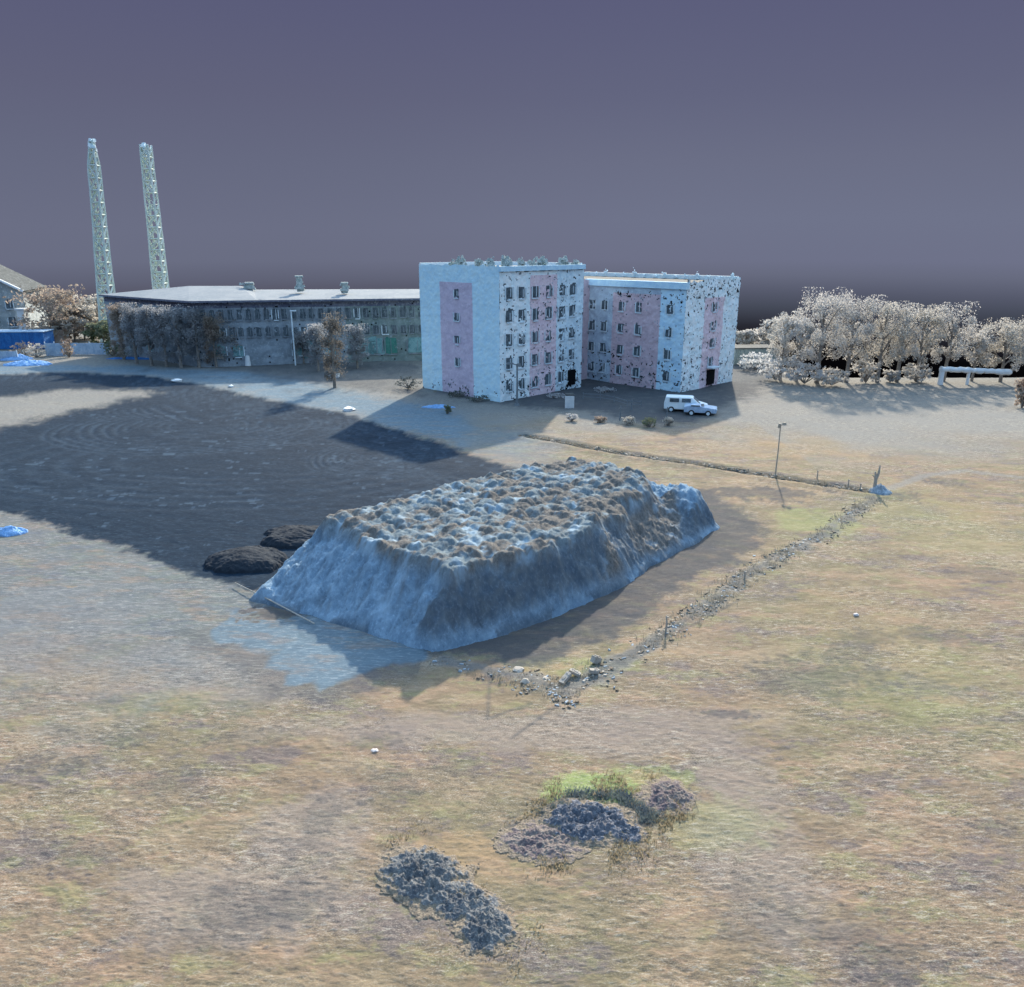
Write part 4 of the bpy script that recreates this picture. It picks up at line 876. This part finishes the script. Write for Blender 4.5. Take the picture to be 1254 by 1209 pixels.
M_bone = speck('bleached_stone', (.52, .47, .40), (.62, .57, .50), 4, (.75, .72, .66), .5)
stone(428, 502, .8, 'large white stone on the frosted road, alone', 1, flat=.35); stone(217, 467, .6, 'white stone at the far edge of the soil field', 2, flat=.35)
stone(283, 474, .4, 'small white stone on the road before the factory corner', 3)
stone(1048, 754, .18, 'small pinkish white stone alone in the dry grass at right', 4, M_bone2); stone(459, 920, .12, 'small white stone in the grass left of centre', 5, M_bone2)
stone(634, 822, .24, 'pale chunk at the left end of the debris line', 6, M_bone); stone(643, 836, .26, 'pale chunk just below the left end of the debris line', 7, M_bone)
stone(668, 832, .18, 'small pale chunk between the larger debris chunks', 9, M_bone)
def tufts(line, n, spread, hmax, mat, label, seed, name='weeds'):
    R_ = np.random.RandomState(seed); seg = np.array(line); L_ = np.hypot(*(seg[1:]-seg[:-1]).T); k = R_.choice(len(L_), n, p=L_/L_.sum()); t_ = R_.rand(n, 1)
    p = seg[k]*(1-t_)+seg[k+1]*t_+R_.normal(size=(n, 2))*spread; p = p[fbm(p[:, 0]*.9, p[:, 1]*.9, seed, 4) > .46]; n = len(p)
    gz = height(p[:, 0], p[:, 1]); h_ = hmax*(.25+.75*R_.rand(n)**2)*(.4+.9*vn(p[:, 0]*2, p[:, 1]*2, seed)); a_ = R_.rand(n)*6.28; w_ = .012+.022*R_.rand(n); l_ = R_.normal(size=(n, 2))*.3*h_[:, None]
    d_ = np.stack([np.cos(a_)*w_, np.sin(a_)*w_], 1); z_ = (gz-.03)[:, None]
    v_ = np.stack([np.hstack([p-d_, z_]), np.hstack([p+d_, z_]), np.hstack([p+l_, (gz+h_)[:, None]])], 1).reshape(-1, 3)
    return tag(npmesh(name, v_, np.arange(3*n).reshape(n, 3), mat), label, 'weeds', kind='stuff')
ALB = .62
M_straw = twig('straw_blades', (.50, .42, .28), (.40, .34, .22), 2, (.66, .58, .42), .6, fine=9)
M_gweed = twig('grey_weed_blades', (.26, .27, .25), (.36, .34, .28), 2, (.5, .48, .42), .6, fine=9)
tufts(DITCH, 9000, .35, .30, M_gweed, 'straggling grey weeds along the right side of the plot', 61)
tufts(DITCH2, 6000, .3, .35, M_gweed, 'straggling grey weeds along the far side of the plot', 62)
tufts(P((500, 1030), (560, 1070), (610, 1130), (600, 1160)), 5000, .55, .16, M_straw, 'straw coloured tufts growing round the nearest rubble piles', 63)
tufts(P((640, 1000), (700, 960), (800, 960), (830, 1000), (760, 1050), (650, 1050)), 9000, .4, .15, M_straw, 'straw coloured tufts growing round the blue-purple rubble pile', 64)
# broken pale slabs in the debris line
def slabthing(px, py, l, w, h, rz, tilt, label):
    m = MB(); r = random.Random(px)
    m.box((0, 0, 0), (l, w, h)); 
    for i in range(8): m.box((r.uniform(-l/2, l/2), r.uniform(-w/2, w/2), h*.4), (l*.2, w*.5, h*.5), r.random(), tx=.3)
    o = m.build('slab', M_bone); X, Y = at(px, py); o.location = (X, Y, .18+float(height(np.array([X]), np.array([Y]))[0])); o.rotation_euler = (0, tilt, rz); tag(o, label, 'slab', 'broken pale slabs in the debris line')
slabthing(692, 835, .65, .22, .16, .9, -.3, 'bent pale slab nearest to the camera in the debris line'); slabthing(704, 828, .5, .18, .14, -.5, .2, 'pale slab leaning on the bent one in the debris line')
slabthing(730, 812, .5, .22, .3, .7, .5, 'upright pale slab right of the bent pair'); slabthing(727, 826, .4, .2, .16, .2, .2, 'small pale slab below the upright one')
# debris along the plot edge: uncountable bits of wood and rubble
def debris(name, line, n, spread, label, seed, mats, hmax=.22, dens=None):
    r = random.Random(seed); m = MB(); seg = list(zip(line[:-1], line[1:])); ls = [math.hypot(b[0]-a[0], b[1]-a[1]) for a, b in seg]; T = sum(ls)
    for i in range(n):
        s = r.random()*T
        for (a, b), l in zip(seg, ls):
            if s < l: break
            s -= l
        t = s/l; X = a[0]+(b[0]-a[0])*t+r.gauss(0, spread); Y = a[1]+(b[1]-a[1])*t+r.gauss(0, spread); sz = hmax*(.25+.75*r.random()**2.5)
        if float(fbm(np.array([X*.8]), np.array([Y*.8]), seed, 3)[0]) < .42: continue
        m.box((X, Y, sz*.3+float(height(np.array([X]), np.array([Y]))[0])), (sz*r.uniform(.7, 2.2), sz*r.uniform(.4, .9), sz*r.uniform(.2, .7)), r.uniform(0, 3.1), m=r.randrange(len(mats)), tx=r.uniform(.1, .5))
    return tag(m.build(name, mats), label, 'debris', kind='stuff')
M_smud = SMUDGE
debris('debris', DITCH, 3200, .32, 'line of grey and pale debris along the right side of the plot', 5, [M_rub, M_weed, M_bone, M_smud, M_rub3, M_rub], .15)
debris('debris', DITCH2, 2200, .25, 'line of dark debris and rubble along the far side of the plot', 6, [M_rub, M_rub, M_weed, M_bone], .2)
debris('debris', P((640, 835), (700, 858), (740, 830)), 1000, .35, 'scatter of bluish debris at the near corner of the plot', 7, [M_rub2, M_smud, M_rub], .13)
debris('debris', P((925, 690), (950, 688)), 520, .4, 'dark cluster of debris halfway along the right side of the plot', 8, [M_rub, M_darkearth, M_pgrey], .3)
# ------------------------------------------------------------------ posts, lamps, pipe
def lamp(px, py, top, label, mat, w=.09, arm=.5):
    X, Y = at(px, py); _, Z = atd(px, top, Y); t = thing('street_lamp', label, 'street lamp', (X, Y, 0))
    r = random.Random(px); m = MB(); m.tube([(0, 0, -.1), (.03, 0, Z*.5), (0, 0, Z)], [w*1.4, w, w*.8], 8); m.build('pole', mat, t)
    m = MB(); m.box((0, 0, .12), (w*6, w*5, .3), .3, tx=.3); m.build('base', mat, t)
    m = MB(); m.tube([(0, 0, Z-.1), (arm*.6, -.1, Z+.1)], w*.6, 6); m.build('arm', mat, t)
    m = MB(); m.box((arm*.7, -.1, Z+.08), (arm*.9, .28, .2), tx=.4); m.box((-arm*.2, 0, Z-.1), (arm*.5, .2, .35), .3, tx=.3); m.build('lamp_head', mat, t); return t
M_rustw = speck('flaking_white_post', (.55, .48, .38), (.62, .58, .50), 3, (.80, .78, .72), .6)
M_gpost = speck('grey_post', (.22, .26, .29), (.30, .34, .37), 2, (.5, .55, .58), .5)
lamp(949, 585, 520, 'slender flaking white lamp post on the far side of the plot', M_rustw, .05, .35)
t = lamp(633, 497, 446, 'grey lamp post in front of the near corner of the flats', M_gpost, .10, -1.1)
t = thing('street_lamp', 'thin grey lamp post before the factory wall', 'street lamp', (*at(362, 448), 0)); m = MB(); m.tube([(0, 0, 0), (0, 0, 8.2)], .11, 6); m.build('pole', M_frame, t); m = MB(); m.box((.3, 0, 8.2), (.9, .3, .2)); m.build('lamp_head', M_frame, t)
# gate post with white stump at the corner of the plot
t = thing('broken_post', 'broken pale timber post standing in rubble at the far right corner of the plot', 'post', (*at(1070, 603), 0)); r = random.Random(9)
m = MB(); m.tube([(0, 0, -.1), (.02, 0, .9), (-.08, .05, 1.6)], [.14, .12, .05], 7); m.tube([(0, 0, .9), (.16, 0, 1.5), (.2, .05, 2.1)], [.1, .09, .03], 6); m.tube([(0, 0, 1.1), (-.3, 0, 1.35)], [.06, .03], 5); m.build('stake', M_bone, t)
heap('rubble_pile', 1077, 604, .8, .85, .6, SMUDGE, 'pale blue-grey rubble pile at the foot of the broken post', 'rubble pile', 41)
ALB = .8
M_st = M_bone
for px, py, h, lb in ((1000, 588, .8, 'short pale stake on the far side of the plot'), (1038, 598, .7, 'short pale stake near the broken post'), (1053, 600, .5, 'stub of a stake beside the broken post'), (815, 775, .9, 'thin pale stake on the right side of the plot near the debris chunks'), (911, 712, .6, 'short stake by the dark cluster of debris'), (1056, 690, .0, '')):
    if h == 0: continue
    m = MB(); m.tube([(0, 0, -.1), (.03, 0, h*.6), (.0, .02, h)], [.05, .045, .025], 6); m.box((0.03, 0, h*.9), (.16, .05, .06), .4); o = m.build('stake', M_st); o.location = (*at(px, py), 0); tag(o, lb, 'stake', 'stakes round the plot')
# pale board lying along the left foot of the heap
m = MB(); pA, pB = at(288, 716), at(385, 765); m.tube([(*pA, .10), (*at(330, 738), .16), (*pB, .06)], .035, 5); o = m.build('cable', M_bone); tag(o, 'pale cable lying along the left foot of the big heap', 'cable')
# raised white pipe on supports
t = thing('overhead_pipe', 'raised white pipeline on two supports in front of the silvery trees', 'pipeline'); Yp = at(1152, 470)[1]
xa, za = atd(1152, 452, Yp); xb, zb2 = atd(1238, 456, Yp); r = random.Random(4)
m = MB(); n = 26; m.tube([(xa+(xb-xa)*i/n, Yp+r.uniform(-.05, .05), za+(zb2-za)*i/n+r.uniform(-.05, .05)) for i in range(n+1)], [.36+r.uniform(-.06, .07) for i in range(n+1)], 9); m.build('pipe', M_wht, t)
for px, w in ((1152, .33), (1185, .2)):
    X, _ = atd(px, 465, Yp); m = MB(); m.tube([(X, Yp, -.2), (X, Yp, 1.0), (X, Yp, za+.1)], [w*1.1, w, w], 8); m.build('support', M_wht, t)
# yard bits
container(697, 500, .9, .9, 1.5, M_wht, 'small white kiosk standing in the dark yard', 'kiosk', 'kiosk')
fe_ = thing('wire_fence', 'low pale wire fence sagging across the dark yard', 'fence'); line = [(714, 490), (735, 491), (752, 494), (768, 499), (785, 500)]; m = MB()
m.tube([(*at(a, b), .75) for a, b in line], .03, 4); m.tube([(*at(a, b), .4) for a, b in line], .02, 4); m.build('wire', M_gpost, fe_)
for a, b in line: m = MB(); m.tube([(*at(a, b), 0), (*at(a, b), .95)], .035, 5); m.build('post', M_gpost, fe_)
for px, py, h, lb in ((759, 516, 1.7, 'thin grey stake at the front of the yard, left one'), (773, 503, 1.3, 'grey stake beside the end of the wire fence'), (816, 516, 1.5, 'thin grey stake at the front of the yard, right one')):
    m = MB(); m.tube([(0, 0, 0), (.04, 0, h)], [.07, .05], 6); m.box((0, 0, h*.8), (.3, .08, .12)); o = m.build('stake', M_gpost); o.location = (*at(px, py), 0); tag(o, lb, 'stake', 'grey stakes in the yard')
container(918, 444, 6.5, 4, 2.4, speck('grey_green_shed', (.26, .31, .30), (.33, .38, .37), 1, (.45, .5, .48), .5), 'grey-green low shed between the flats and the silvery trees', 'shed', 'shed', rz=.1)
t = container(409, 462, 1.4, 1.0, .6, M_wht, 'small white crate at the foot of the big brown tree', 'crate', 'crate'); 
m = MB(); m.tube([(0, 0, 0), (0, 0, 1.5)], [.45, .3], 8); o = m.build('bollard', M_wht); o.location = (*at(304, 448), 0); tag(o, 'squat white post beside the yellow-topped tree by the factory', 'post')
